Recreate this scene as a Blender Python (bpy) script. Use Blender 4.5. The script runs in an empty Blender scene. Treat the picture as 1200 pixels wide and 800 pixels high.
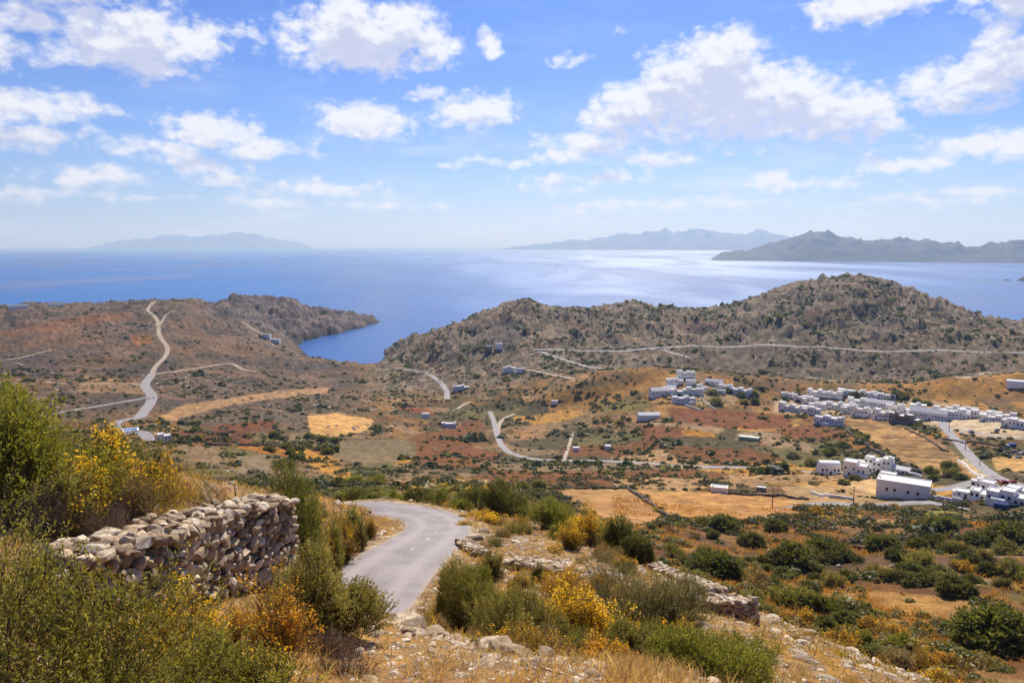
import bpy, math, random
import numpy as np
from mathutils import Vector
R = math.radians
scene = bpy.context.scene
COL = scene.collection
F = 867.0
PITCH = math.atan(113.0/F)
CAMZ = 200.0
rng = np.random.default_rng(7)

# ---------------------------------------------------------------- camera geometry helpers
def pixdir(px, py):
    xc = (np.asarray(px, float)-600)/F; yc = (400-np.asarray(py, float))/F
    return xc, math.cos(PITCH)+yc*math.sin(PITCH), -math.sin(PITCH)+yc*math.cos(PITCH)
def pix_az_s(px, py):                      # azimuth and downward slope of the ray
    x, y, z = pixdir(px, py)
    return np.arctan2(x, y), -z/np.hypot(x, y)
def to_pix(x, y, z):
    dz = z-CAMZ
    fw = y*math.cos(PITCH)-dz*math.sin(PITCH); up = y*math.sin(PITCH)+dz*math.cos(PITCH)
    fw = np.where(fw > .1, fw, .1)
    return 600+F*x/fw, 400-F*up/fw

# ---------------------------------------------------------------- noise
_T = np.random.default_rng(3).random((256, 256))
def vnoise(x, y, seed=0):
    x = x+seed*17.31; y = y+seed*9.77
    xi = np.floor(x).astype(np.int64); yi = np.floor(y).astype(np.int64)
    fx = x-xi; fy = y-yi
    fx = fx*fx*fx*(fx*(fx*6-15)+10); fy = fy*fy*fy*(fy*(fy*6-15)+10)
    a = _T[xi & 255, yi & 255]; b = _T[(xi+1) & 255, yi & 255]
    c = _T[xi & 255, (yi+1) & 255]; d = _T[(xi+1) & 255, (yi+1) & 255]
    return (a+(b-a)*fx)+((c+(d-c)*fx)-(a+(b-a)*fx))*fy
def fbm(x, y, scale, octv=4, seed=0, gain=.5):
    x = np.asarray(x)/scale; y = np.asarray(y)/scale
    s = 0; a = 1; t = 0
    for o in range(octv):
        ca, sa = math.cos(.7*o+.3), math.sin(.7*o+.3)
        s = s+a*vnoise(x*ca-y*sa, x*sa+y*ca, seed+o*3.7); t += a; a *= gain; x = x*2.03; y = y*2.03
    return s/t
def sstep(a, b, x):
    t = np.clip((np.asarray(x)-a)/(b-a), 0, 1); return t*t*(3-2*t)
def lin(c, k=1.0):
    c = np.asarray(c, float)/255; return np.where(c < .04045, c/12.92, ((c+.055)/1.055)**2.4)*k

# ---------------------------------------------------------------- terrain lines: (px, D, py)  or (px, D, -drop)
LINES = [
 [(-300,.5,-1.66),(1500,.5,-1.66)],
 [(-300,3,-2.4),(600,3,-2.6),(1500,3,-2.8)],
 [(-150,7,-3.2),(0,7,-3.7),(200,8,-4.3),(400,8,-4.7),(600,8.5,-5.0),(800,10,-6),(1000,13,-8.2),(1200,14,-10),(1350,12,-9.5)],
 [(-150,9,-4.2),(0,9,700),(80,10,712),(200,12,700),(330,15,685),(400,13,712),(450,12.5,728),(520,12.5,745),(600,12,772),(700,14,775),(800,16,780),(900,19,790),(1050,23,808),(1200,20,880),(1350,17,930)],
 [(-150,12,-4.0),(0,12.5,612),(80,13,612),(200,14.6,620),(300,18,612),(360,20,-9.8),(450,20,-10.8),(520,20,750),(600,18,750),(700,20,737),(800,24,742),(900,26,747),(1050,25,796),(1200,22,865),(1350,19,910)],
 [(-150,16,570),(0,17,574),(100,18,578),(200,22,582),(300,28,596),(340,31,618),(400,36,655),(450,36,692),(520,32,700),(600,28,703),(700,30,693),(800,32,708),(880,31,727),(950,29.5,753),(1050,27,789),(1200,24,855),(1350,21,900)],
 [(-150,22,550),(0,22,548),(100,24,553),(200,28,562),(300,34,582),(350,42,607),(400,50,627),(450,48,643),(500,46,653),(560,46,650),(640,42,654),(740,40,677),(800,38,692),(880,34,717),(950,31.5,747),(1050,28.5,785),(1200,25,848),(1350,22,890)],
 [(-150,30,538),(0,30,534),(100,32,540),(200,36,553),(300,44,573),(350,60,582),(400,68,587),(430,72,596),(460,70,606),(500,66,613),(560,64,620),(640,58,626),(740,50,658),(800,43,683),(880,36,713),(950,33,744),(1050,29.5,783),(1200,26,845),(1350,23,886)],
 [(-150,45,560),(0,45,555),(100,48,560),(200,55,575),(300,65,588),(350,78,592),(430,86,594.5),(500,84,598),(560,82,603),(640,75,612),(740,62,658),(800,54,700),(880,45,760),(950,42,790),(1050,40,850),(1200,38,900),(1350,36,930)],
 [(-150,100,640),(0,100,620),(200,110,620),(300,120,605),(430,120,592),(500,115,591),(560,110,593),(640,100,608),(700,95,640),(740,90,680),(800,85,735),(880,75,800),(950,72,815),(1050,70,850),(1200,75,840),(1350,75,850)],
 [(-150,150,610),(200,155,605),(300,160,592),(430,160,583),(560,150,582),(640,145,598),(740,125,655),(800,125,680),(880,120,705),(950,118,725),(1050,115,745),(1200,120,755),(1350,120,755)],
 [(-150,230,580),(200,230,578),(430,230,572),(560,220,574),(640,210,592),(740,200,620),(880,200,634),(1050,200,645),(1200,200,655),(1350,200,655)],
 [(-150,350,555),(200,350,552),(430,350,556),(560,350,560),(640,350,570),(740,345,573),(880,345,581),(1050,345,589),(1200,345,594),(1350,345,594)],
 [(-150,500,518),(0,500,520),(200,500,520),(430,500,535),(560,500,540),(640,500,543),(740,500,545),(880,500,547),(1050,500,543),(1200,500,546),(1350,500,546)],
 [(-150,650,485),(200,650,486),(430,650,508),(560,650,515),(640,650,514),(740,650,503),(800,650,494),(880,650,500),(1050,650,498),(1200,650,500),(1350,650,500)],
 [(-150,800,452),(0,800,452),(200,800,456),(430,800,482),(560,800,490),(640,800,483),(740,800,462),(800,800,455),(880,800,466),(960,800,470),(1050,800,473),(1200,800,470),(1350,800,470)],
 [(-150,1000,425),(0,1000,426),(200,1000,427),(300,1000,440),(400,1000,452),(480,960,458),(560,900,463),(640,880,450),(700,870,436),(740,870,432),(800,870,434),(880,870,440),(960,870,446),(1050,870,450),(1120,870,440),(1200,870,436),(1350,870,436)],
 [(-150,1220,400),(0,1220,398),(100,1220,394),(200,1220,394),(300,1220,412),(360,1220,422),(400,1200,428),(440,1180,430),(480,1150,425),(560,1010,438),(640,970,434),(740,970,440),(880,980,446),(1050,980,452),(1200,980,442),(1350,980,442)],
 [(-150,1480,370),(0,1480,371),(100,1480,364),(200,1480,360),(300,1480,384),(340,1480,398),(360,1480,416),(400,1480,420),(440,1400,424),(456,1290,416),(500,1200,404),(560,1150,400),(640,1120,399),(740,1110,408),(880,1110,412),(1000,1110,411),(1200,1110,415),(1350,1110,415)],
 [(-150,1720,361),(0,1720,359),(60,1720,358),(110,1720,357),(150,1720,352),(200,1700,350),(240,1720,351),(300,1720,368),(340,1750,393),(370,1750,405),(440,1600,412),(452,1400,409),(480,1330,400),(505,1310,390),(560,1330,370),(590,1350,357),(607,1360,352),(640,1360,360),(690,1380,363),(715,1400,358),(740,1400,355),(780,1400,364),(850,1420,359),(900,1440,341),(950,1450,326),(1000,1450,321),(1050,1450,333),(1110,1450,361),(1160,1430,377),(1200,1430,382),(1350,1400,400)],
 [(-150,2050,386),(0,2050,386),(240,2050,386),(300,2050,390),(440,1800,405),(480,1500,424),(560,1600,414),(640,1650,405),(800,1750,390),(1000,1850,372),(1100,1800,385),(1200,1750,402),(1350,1700,410)],
 [(-300,2450,395),(1500,2450,395)],
 [(-300,3600,380),(1500,3600,380)],
]
NF = 1120
az_f = np.linspace(R(-42), R(42), NF)
az_c = np.concatenate([np.linspace(R(-180), R(-42.5), 90), az_f, np.linspace(R(42.5), R(180), 90)])
AZ = az_c; NA = len(AZ)
ND = 900
DD = np.exp(np.concatenate([np.linspace(math.log(.5), math.log(6), 110)[:-1], np.linspace(math.log(6), math.log(3500), ND-109)]))
LD = np.log(DD)
def smooth_az(v, sig):
    k = int(sig*3); w = np.exp(-.5*(np.arange(-k, k+1)/sig)**2); w /= w.sum()
    return np.convolve(np.pad(v, k, mode='edge'), w, mode='valid')
KD = []; KS = []
for li, L in enumerate(LINES):
    aa = []; ld = []; ss = []
    for px, D, v in L:
        if v < 0:
            a = math.atan2((px-600)/F, 1.0); s = -v/D
        else:
            a, s = pix_az_s(px, v)
        aa.append(float(a)); ld.append(math.log(D)); ss.append(float(s))
    sig = 9 if 4 <= li <= 9 else (14 if li < 4 else 10)
    KD.append(smooth_az(np.interp(AZ, aa, ld), sig)); KS.append(smooth_az(np.interp(AZ, aa, ss), sig))
KD = np.array(KD); KS = np.array(KS)
S = np.zeros((NA, ND))
for i in range(NA):
    x = KD[:, i]; y = KS[:, i]
    x = np.maximum.accumulate(x+np.arange(len(x))*1e-4)
    h = np.diff(x); d = np.diff(y)/h
    m = np.zeros_like(y); m[0] = d[0]; m[-1] = d[-1]
    w1 = 2*h[1:]+h[:-1]; w2 = h[1:]+2*h[:-1]
    ok = d[:-1]*d[1:] > 0
    mm = np.zeros_like(w1); mm[ok] = (w1+w2)[ok]/(w1[ok]/d[:-1][ok]+w2[ok]/d[1:][ok]); m[1:-1] = mm
    k = np.clip(np.searchsorted(x, LD)-1, 0, len(x)-2)
    t = np.clip((LD-x[k])/h[k], 0, 1)
    S[i] = (2*t**3-3*t*t+1)*y[k]+(t**3-2*t*t+t)*h[k]*m[k]+(-2*t**3+3*t*t)*y[k+1]+(t**3-t*t)*h[k]*m[k+1]
AA, DM = np.meshgrid(AZ, DD, indexing='ij')
X = np.sin(AA)*DM; Y = np.cos(AA)*DM
Z = CAMZ-S*DM
near = DM < 3.0
# relief
rug = np.interp(DM, [0, 5, 20, 60, 120, 300, 700, 1000, 1200, 3500], [.03, .10, .30, .5, 1.2, 1.8, 2.6, 3.5, 6, 7])
big = fbm(X, Y, 120, 4, 1)-.5
mid_ = fbm(X, Y, 28, 4, 5)-.5
loc = fbm(X, Y, 5, 4, 9)-.5
ridged = 1-np.abs(fbm(X, Y, 90, 5, 31)*2-1)*2
land = sstep(-6, 12, Z)
hillm = np.where(AA > R(-8), sstep(980, 1150, DM), sstep(1150, 1400, DM))
Z = Z+rug*land*(big*np.where(DM > 150, 2.0, 0)+mid_*1.3*sstep(15, 60, DM)+loc*1.0*(1-hillm*.4))+hillm*land*(ridged-.5)*6
Z += land*hillm*(fbm(X, Y, 12, 3, 77)-.5)*6
crag = sstep(.52, .60, fbm(X, Y, 70, 4, 78))*np.where(AA > R(-9), 1, .35)*hillm*land
Z += crag*(np.abs(fbm(X, Y, 16, 4, 79)-.5)*34-2)
# gullies on the far left hill and terraces on the dark hill
ter = sstep(960, 1010, DM)*(1-sstep(1180, 1280, DM))*sstep(R(4), R(9), AA)
Z += ter*(np.abs(((Z/6.0) % 1)-.5)*2-.5)*2.0
# headland across the bay
def azof(px, py=380): return float(pix_az_s(px, py)[0])
hp = [(225,1600,356),(250,1560,352),(272,1500,348),(285,1490,346),(310,1500,345),(326,1510,346),(350,1535,350),(356,1560,358),(380,1650,361),(400,1720,363),(418,1780,367),(430,1840,368),(440,1890,371),(447,1940,379),(452,1960,392),(460,1960,420)]
ha = [azof(p) for p, _, _ in hp]
hf = np.interp(AA, ha, [h[1] for h in hp]); ht = np.interp(AA, ha, [float(pix_az_s(h[0], h[2])[1]) for h in hp])
hf = hf+(fbm(X, Y, 60, 3, 21)-.5)*90
ztop = CAMZ-ht*2000
tt = (DM-hf)
cl = np.where(tt < 0, -14+tt*.1, -14+sstep(0, 45, tt)*(14+np.clip(ztop*.55, 0, 26))+sstep(40, 2000-np.minimum(hf, 1950), tt)*np.maximum(ztop-np.clip(ztop*.55, 0, 26), 0))
cl = np.where(DM > 2000, ztop-(DM-2000)*.35, cl)
hm = sstep(azof(222), azof(262), AA)*(1-sstep(azof(455), azof(462), AA))*sstep(1420, 1500, DM)*(1-sstep(2300, 2400, DM))
cl = cl+((fbm(X, Y, 40, 5, 44)-.5)*16+(np.abs(fbm(X, Y, 26, 4, 45)-.5)*40-6))*sstep(-4, 16, cl)
Z = np.where(hm > 0, np.maximum(Z, cl*hm+(-14)*(1-hm)), Z)
# mesa on the headland
# small rock at the bay mouth
a0 = azof(409, 425); d0 = 1225
rr = np.hypot((AA-a0)*d0/26, (DM-d0)/40)
Z = np.where(rr < 1.6, np.maximum(Z, 14*(1-rr)+(fbm(X, Y, 9, 4, 12)-.5)*12), Z)
S = (CAMZ-Z)/DM

def _gi(az, D):
    fi = np.interp(az, AZ, np.arange(NA)); fj = np.interp(np.log(np.maximum(D, .5)), LD, np.arange(ND))
    return fi, fj
def zat(az, D):
    fi, fj = _gi(az, D)
    i = np.clip(fi.astype(int), 0, NA-2); j = np.clip(fj.astype(int), 0, ND-2); a = fi-i; b = fj-j
    return (Z[i, j]*(1-a)*(1-b)+Z[i+1, j]*a*(1-b)+Z[i, j+1]*(1-a)*b+Z[i+1, j+1]*a*b)
def ground(x, y):
    x = np.asarray(x, float); y = np.asarray(y, float)
    return zat(np.arctan2(x, y), np.hypot(x, y))
def hit(px, py, dmin=0, dmax=3400):        # visible ground point under a pixel
    a, s = pix_az_s(px, py)
    i = int(round(float(np.interp(a, AZ, np.arange(NA)))))
    col = S[i]
    ok = np.where((col <= s) & (DD >= dmin))[0]
    j = ok[0] if len(ok) else ND-1
    if j > 0 and DD[j] > dmin and col[j-1] > s and col[j-1]-col[j] > 1e-9:
        t = (col[j-1]-s)/(col[j-1]-col[j]); D = DD[j-1]+(DD[j]-DD[j-1])*t
    else: D = DD[j]
    D = min(D, dmax)
    x, y = math.sin(a)*D, math.cos(a)*D
    return np.array([x, y, float(ground(x, y))])
def at(px, D, py=600):                     # ground point in the direction of column px at distance D
    a = float(pix_az_s(px, py)[0]); x, y = math.sin(a)*D, math.cos(a)*D
    return np.array([x, y, float(ground(x, y))])

def catmull(P, step):
    P = np.asarray(P, float); out = []
    Q = np.vstack([2*P[0]-P[1], P, 2*P[-1]-P[-2]])
    for k in range(1, len(Q)-2):
        n = max(2, int(np.linalg.norm(Q[k+1]-Q[k])/step))
        for t in np.linspace(0, 1, n, endpoint=False):
            out.append(.5*((2*Q[k])+(-Q[k-1]+Q[k+1])*t+(2*Q[k-1]-5*Q[k]+4*Q[k+1]-Q[k+2])*t*t+(-Q[k-1]+3*Q[k]-3*Q[k+1]+Q[k+2])*t**3))
    out.append(P[-1]); return np.array(out)
def smooth1(v, n):
    w = np.ones(2*n+1)/(2*n+1); return np.convolve(np.pad(v, n, mode='edge'), w, mode='valid')

# ---------------------------------------------------------------- the roads: flatten the ground first, mesh later
ROADS = []
def carve(pts, half, blend, zsm=8, depth=.06):
    """pts (n,3) centreline; flattens the ground to the line's smoothed height"""
    global Z, S
    z = smooth1(pts[:, 2], zsm); pts = np.column_stack([pts[:, :2], z])
    D = np.hypot(pts[:, 0], pts[:, 1]); a = np.arctan2(pts[:, 0], pts[:, 1])
    m = half+blend
    i0, i1 = np.searchsorted(AZ, a.min()-m/max(D.min(), m*1.2)), np.searchsorted(AZ, a.max()+m/max(D.min(), m*1.2))
    j0, j1 = np.searchsorted(DD, max(D.min()-m, .6)), np.searchsorted(DD, D.max()+m)
    gx = X[i0:i1, j0:j1]; gy = Y[i0:i1, j0:j1]
    best = np.full(gx.shape, 1e9); bz = np.zeros(gx.shape)
    for k in range(len(pts)-1):
        p = pts[k]; q = pts[k+1]; d = q[:2]-p[:2]; L2 = max((d*d).sum(), 1e-9)
        r = m+math.sqrt(L2)
        ka = math.atan2(p[0], p[1]); kd = math.hypot(p[0], p[1]); da = r/max(kd, r*1.1)*1.2
        u0, u1 = np.searchsorted(AZ[i0:i1], [ka-da, ka+da]); v0, v1 = np.searchsorted(DD[j0:j1], [kd-r, kd+r])
        if u1 <= u0 or v1 <= v0: continue
        sx = gx[u0:u1, v0:v1]; sy = gy[u0:u1, v0:v1]
        t = np.clip(((sx-p[0])*d[0]+(sy-p[1])*d[1])/L2, 0, 1)
        dist = np.hypot(sx-p[0]-d[0]*t, sy-p[1]-d[1]*t)
        b = best[u0:u1, v0:v1]; w = dist < b
        b[w] = dist[w]; bz[u0:u1, v0:v1][w] = (p[2]+(q[2]-p[2])*t)[w]
    w = 1-sstep(half, half+blend, best)
    Z[i0:i1, j0:j1] = Z[i0:i1, j0:j1]*(1-w)+(bz-depth)*w
    S[i0:i1, j0:j1] = (CAMZ-Z[i0:i1, j0:j1])/DM[i0:i1, j0:j1]
    return pts
# near road
nr = [at(470,78,596)+0, ]
NEAR_C = [(250,78,640),(330,83,620),(385,86,605),(425,86.5,598),(452,84.5,597),(480,79.5,600),(505,71,606.5),(514,62,616),(503,53,630),(478,45.5,647),(452,39.5,668),(425,34.5,692),(394,31,718),(345,28,748),(280,26,772),(200,25,792)]
def _pt(px, D, py):
    a, s_ = pix_az_s(px, py); return np.array([math.sin(a)*D, math.cos(a)*D, CAMZ-float(s_)*D])
P = catmull(np.array([_pt(*q) for q in NEAR_C]), .7)
NEAR = carve(P, 3.5, 3.0, zsm=6, depth=.05)
ROADS.append(('road', NEAR, 2.9, .03, 'near'))
def far_road(pts, half, name='road', mat='far', blend=None, dmin=100):
    Q = np.array([hit(p[0], p[1], dmin) for p in pts]); 
    Q = catmull(Q, 6)
    Q[:, 2] = ground(Q[:, 0], Q[:, 1])
    Q = carve(Q, half*1.15, blend or half*1.2, zsm=4, depth=.25)
    ROADS.append((name, Q, half, .12, mat))
far_road([(574,482),(579,494),(583,510),(590,524),(604,533),(627,537),(657,539),(700,540),(745,542),(805,546),(870,548),(950,551)], 2.7, mat='far')
far_road([(603,484),(592,489),(585,497),(583,508)], 2.2, 'track', 'pale')
far_road([(500,436),(509,441),(517,449),(523,457),(524,467)], 3.6)
far_road([(440,433),(465,431),(485,433),(500,436)], 2.6)
far_road([(625,409),(650,408),(700,411),(735,410),(770,407),(800,405),(870,406),(960,408),(1060,410),(1130,412),(1200,413),(1260,414)], 4.2, dmin=980)
far_road([(628,409),(645,416),(668,424),(690,429),(708,432)], 3.6, dmin=950)
far_road([(770,407),(785,413),(808,419)], 3.0, dmin=960)
far_road([(590,437),(612,433),(640,437),(672,442)], 3.0, 'track', 'pale')
far_road([(182,352),(173,362),(184,374),(187,392),(196,406),(193,418),(182,430),(178,438)], 3.0, 'track', 'pale', dmin=900)
far_road([(178,438),(170,452),(178,464),(173,476),(163,490)], 4.5, 'track', 'far', dmin=600)
far_road([(163,490),(140,493),(134,499),(146,506),(165,508),(178,515)], 4.0, 'track', 'far', dmin=400)
far_road([(180,438),(215,433),(250,428),(272,426),(284,433),(300,436)], 3.0, 'track', 'pale', dmin=800)
far_road([(205,364),(194,370),(187,380)], 2.0, 'track', 'pale', dmin=1100)
far_road([(20,492),(70,483),(120,475),(150,469),(176,466)], 2.6, 'track', 'far', dmin=500)
far_road([(-20,424),(30,418),(60,410)], 2.2, 'track', 'pale', dmin=800)
far_road([(20,444),(80,449),(130,449),(172,450)], 2.0, 'track', 'pale', dmin=700)
far_road([(318,402),(330,407),(350,411),(380,418),(396,417),(401,425)], 2.2, 'track', 'pale', dmin=900)
far_road([(283,376),(300,386),(316,396)], 2.0, 'track', 'pale', dmin=1000)
VR = [(1104,489),(1108,500),(1116,511),(1128,524),(1142,539),(1157,552),(1176,562),(1215,572)]
far_road(VR, 3.6, mat='far', dmin=250)
far_road([(1165,560),(1140,565),(1110,571),(1080,574)], 2.8, mat='far', dmin=250)
far_road([(905,596),(960,592),(1020,591),(1090,592),(1140,594)], 2.2, mat='far', dmin=250)
far_road([(660,541),(664,530),(668,518),(671,506)], 1.4, 'track', 'pale', dmin=300)
far_road([(535,479),(545,473),(552,470)], 2.0, 'track', 'pale', dmin=500)
far_road([(1130,505),(1160,510),(1185,512),(1215,515)], 2.4, mat='far', dmin=250)
far_road([(1120,441),(1135,440),(1150,438),(1165,436)], 3.0, 'track', 'pale', dmin=700)
# ---------------------------------------------------------------- mesh helpers
def mesh_np(name, V, Fq, mat=None, col=None, smooth=False, parent=None, attr='Col', mats=None, midx=None):
    """V (n,3); Fq (m,k) int array, or a list of such arrays"""
    me = bpy.data.meshes.new(name or 'shared')
    Fs = [f for f in (Fq if isinstance(Fq, list) else [Fq]) if len(f)]
    V = np.asarray(V, np.float32)
    me.vertices.add(len(V)); me.vertices.foreach_set('co', V.ravel())
    tot = np.concatenate([np.full(len(f), f.shape[1], np.int32) for f in Fs]); idx = np.concatenate([f.ravel() for f in Fs]).astype(np.int32)
    me.loops.add(len(idx)); me.loops.foreach_set('vertex_index', idx)
    me.polygons.add(len(tot)); st = np.concatenate([[0], np.cumsum(tot)[:-1]]).astype(np.int32)
    me.polygons.foreach_set('loop_start', st)
    me.polygons.foreach_set('loop_total', tot)
    me.polygons.foreach_set('use_smooth', np.full(len(tot), bool(smooth)))
    if midx is not None: me.polygons.foreach_set('material_index', np.asarray(midx, np.int32))
    if col is not None:
        c = np.ones((len(V), 4), np.float32); c[:, :3] = col
        at_ = me.color_attributes.new(attr, 'FLOAT_COLOR', 'POINT'); at_.data.foreach_set('color', c.ravel())
    me.update(calc_edges=True)
    if mat is not None: me.materials.append(mat)
    if mats:
        for m in mats: me.materials.append(m)
    if name is None: return me
    o = bpy.data.objects.new(name, me); COL.objects.link(o)
    if parent is not None: o.parent = parent
    return o
def tag(o, label=None, cat=None, group=None, kind=None):
    if label: o['label'] = label
    if cat: o['category'] = cat
    if group: o['group'] = group
    if kind: o['kind'] = kind
    return o
def empty(name, loc, label=None, cat=None, group=None, rz=0):
    o = bpy.data.objects.new(name, None); COL.objects.link(o); o.location = [float(v) for v in loc]; o.rotation_euler = (0, 0, rz)
    o.empty_display_size = .2
    return tag(o, label, cat, group)
def cp(o, parent=None):
    c = o.copy(); COL.objects.link(c); c.parent = parent; return c
def copy_tree(o, loc=None, rz=None, sc=None, label=None, group=None):
    r = o.copy(); COL.objects.link(r)
    for k in list(r.keys()): pass
    for ch in o.children:
        c = cp(ch, r)
        for g in ch.children: cp(g, c)
    if loc is not None: r.location = [float(v) for v in loc]
    if rz is not None: r.rotation_euler = (0, 0, rz)
    if sc is not None: r.scale = sc if hasattr(sc, '__len__') else (sc, sc, sc)
    if label: r['label'] = label
    if group: r['group'] = group
    return r

# ---------------------------------------------------------------- node helper
class NT:
    def __init__(s, tree): s.t = tree; s.n = tree.nodes; s.l = tree.links
    def new(s, typ, **kw):
        n = s.n.new(typ)
        for k, v in kw.items():
            if k.startswith('i_'):
                pass
            else: setattr(n, k, v)
        return n
    def put(s, sock, v):
        if hasattr(v, 'is_linked') or isinstance(v, bpy.types.NodeSocket): s.l.new(v, sock)
        else: sock.default_value = v
    def math(s, op, a, b=None, c=None, clamp=False):
        n = s.n.new('ShaderNodeMath'); n.operation = op; n.use_clamp = clamp
        for k, v in enumerate((a, b, c)):
            if v is not None: s.put(n.inputs[k], v)
        return n.outputs[0]
    def vmath(s, op, a, b=None, c=None, out=0):
        n = s.n.new('ShaderNodeVectorMath'); n.operation = op
        for k, v in enumerate((a, b, c)):
            if v is not None: s.put(n.inputs[k], v)
        return n.outputs[out]
    def noise(s, vec, scale, detail=3, rough=.5, out='Fac', dist=0, typ=None):
        n = s.n.new('ShaderNodeTexNoise'); s.put(n.inputs['Vector'], vec); s.put(n.inputs['Scale'], scale); n.inputs['Detail'].default_value = detail
        n.inputs['Roughness'].default_value = rough; n.inputs['Distortion'].default_value = dist
        return n.outputs[out]
    def mix(s, f, a, b, mode='MIX'):
        n = s.n.new('ShaderNodeMix'); n.data_type = 'RGBA'; n.blend_type = mode
        s.put(n.inputs[0], f); s.put(n.inputs[6], a); s.put(n.inputs[7], b); return n.outputs[2]
    def ramp(s, f, a, b, c0=0., c1=1.):
        n = s.n.new('ShaderNodeMapRange'); n.interpolation_type = 'SMOOTHSTEP'
        s.put(n.inputs[0], f); n.inputs[1].default_value = a; n.inputs[2].default_value = b; n.inputs[3].default_value = c0; n.inputs[4].default_value = c1
        return n.outputs[0]
def C4(c, k=1.0):
    v = lin(c, k); return (float(v[0]), float(v[1]), float(v[2]), 1)
def new_mat(name):
    m = bpy.data.materials.new(name); m.use_nodes = True; nt = NT(m.node_tree)
    b = [n for n in m.node_tree.nodes if n.type == 'BSDF_PRINCIPLED'][0]
    return m, nt, b
ALB = .62     # picture colour -> surface colour

# ---------------------------------------------------------------- ground colours (what each patch of land is)
PXg, PYg = to_pix(X, Y, Z)
gc = np.zeros(X.shape+(3,))
class n01:                                  # a noise mask, evaluated only where it is used
    def __init__(s, scale, octv, seed, lo=.35, hi=.65, k=1.0): s.a = (scale, octv, seed, lo, hi); s.k = k; s.m = None
    def __mul__(s, o):
        r = n01(*s.a, k=s.k); r.m = s.m
        if np.ndim(o): r.m = o if s.m is None else s.m*o
        else: r.k = s.k*o
        return r
    __rmul__ = __mul__
    __array_ufunc__ = None
def put(mask, c):
    if isinstance(mask, n01):
        m = mask.m if mask.m is not None else land_near
        ii = np.where(m > .01); sc, oc, sd_, lo, hi = mask.a
        a = (np.clip(m[ii]*mask.k*sstep(lo, hi, fbm(X[ii], Y[ii], sc, oc, sd_)), 0, 1))[:, None]
    else:
        ii = np.where(mask > .004)
        a = np.clip(mask[ii], 0, 1)[:, None]
    gc[ii] = gc[ii]*(1-a)+lin(c)*a
land_near = (DM < 110)*1.0
gc[:] = lin((158, 126, 92))
# near slope
put(n01(3.5, 4, 50, .45, .6)*.8, (186, 146, 92)); put(n01(7, 4, 51, .5, .62)*.7, (150, 122, 96)); put(n01(1.2, 4, 52, .5, .6)*.5, (176, 152, 122))
# valley
v = sstep(60, 110, DM)
put(v, (150, 116, 78)); put(v*n01(40, 5, 61, .46, .56), (126, 102, 68)); put(v*n01(26, 5, 62, .54, .62)*.75, (176, 132, 76))
put(v*n01(33, 5, 63, .54, .62)*.75, (138, 88, 46)); put(v*n01(18, 5, 64, .54, .62)*.8, (112, 104, 58)); put(v*n01(22, 4, 65, .56, .62)*.7, (172, 142, 112))
# small fields between the houses and roads
def cells(size, seed, jit=.85):
    gx = X/size; gy = Y/(size*.8); ix = np.floor(gx).astype(int); iy = np.floor(gy).astype(int)
    b1 = np.full(X.shape, 9.); b2 = b1.copy(); cid = np.zeros(X.shape)
    for dx in (-1, 0, 1):
        for dy in (-1, 0, 1):
            cx = ix+dx; cy = iy+dy
            r1 = _T[(cx*7+seed) & 255, (cy*13) & 255]; r2 = _T[(cx*5) & 255, (cy*3+seed) & 255]; h = _T[(cx*3+seed) & 255, (cy*11+seed) & 255]
            d = np.abs(gx-cx-.5-(r1-.5)*jit)*.9+np.abs(gy-cy-.5-(r2-.5)*jit)*.9+((gx-cx-.5-(r1-.5)*jit)**2+(gy-cy-.5-(r2-.5)*jit)**2)*.6
            w = d < b1; b2 = np.where(w, b1, np.minimum(b2, d)); cid = np.where(w, h, cid); b1 = np.where(w, d, b1)
    return cid, b2-b1
fz = sstep(120, 200, DM)*(1-sstep(900, 980, DM))*sstep(R(-30), R(-22), AA)*(1-sstep(R(10), R(16), AA)*sstep(700, 760, DM))*sstep(.35, .5, fbm(X, Y, 150, 2, 70))
cid, edge = cells(62, 5)
for lo, hi, c in [(0,.12,(142,94,52)),(.12,.26,(196,150,84)),(.26,.4,(150,128,96)),(.4,.5,(128,118,74)),(.5,.6,(184,150,112)),(.6,.68,(176,120,60)),(.68,.8,(150,96,56)),(.8,.88,(110,98,62))]:
    put(fz*.95*((cid >= lo) & (cid < hi)), c)
put(fz*(1-sstep(.02, .07, edge))*.75, (96, 88, 58))
# left hill
lh = sstep(560, 700, DM)*(1-sstep(R(-15), R(-10), AA))
put(lh, (126, 106, 88)); put(lh*n01(60, 5, 80, .47, .57)*.85, (106, 93, 84)); put(lh*n01(90, 5, 81, .54, .62)*.6, (152, 114, 78)); put(lh*n01(35, 5, 82, .54, .62)*.7, (150, 122, 100)); put(lh*n01(16, 4, 83, .56, .64)*.6, (100, 88, 66))
# dark rocky hill on the right
rh = sstep(915, 990, DM)*sstep(R(-12), R(-9), AA)
put(rh, (134, 116, 90)); put(rh*n01(45, 5, 90, .47, .57)*.8, (118, 100, 84)); put(rh*n01(24, 5, 91, .53, .61)*.75, (158, 132, 104)); put(rh*n01(14, 5, 92, .5, .6)*.8, (96, 92, 58)); put(rh*n01(60, 4, 93, .6, .66)*.45, (140, 100, 74))
put(rh*n01(8, 3, 94, .52, .62)*.75, (172, 152, 130))
# golden low hills before it
gh = sstep(640, 720, DM)*(1-sstep(880, 930, DM))*sstep(R(5), R(9), AA)
put(gh*.8, (166, 122, 70)); put(gh*n01(30, 4, 95, .48, .58)*.8, (184, 142, 84)); put(gh*n01(22, 4, 96, .52, .6)*.8, (122, 104, 62)); put(gh*n01(40, 4, 97, .55, .62)*.7, (150, 118, 92))
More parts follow.
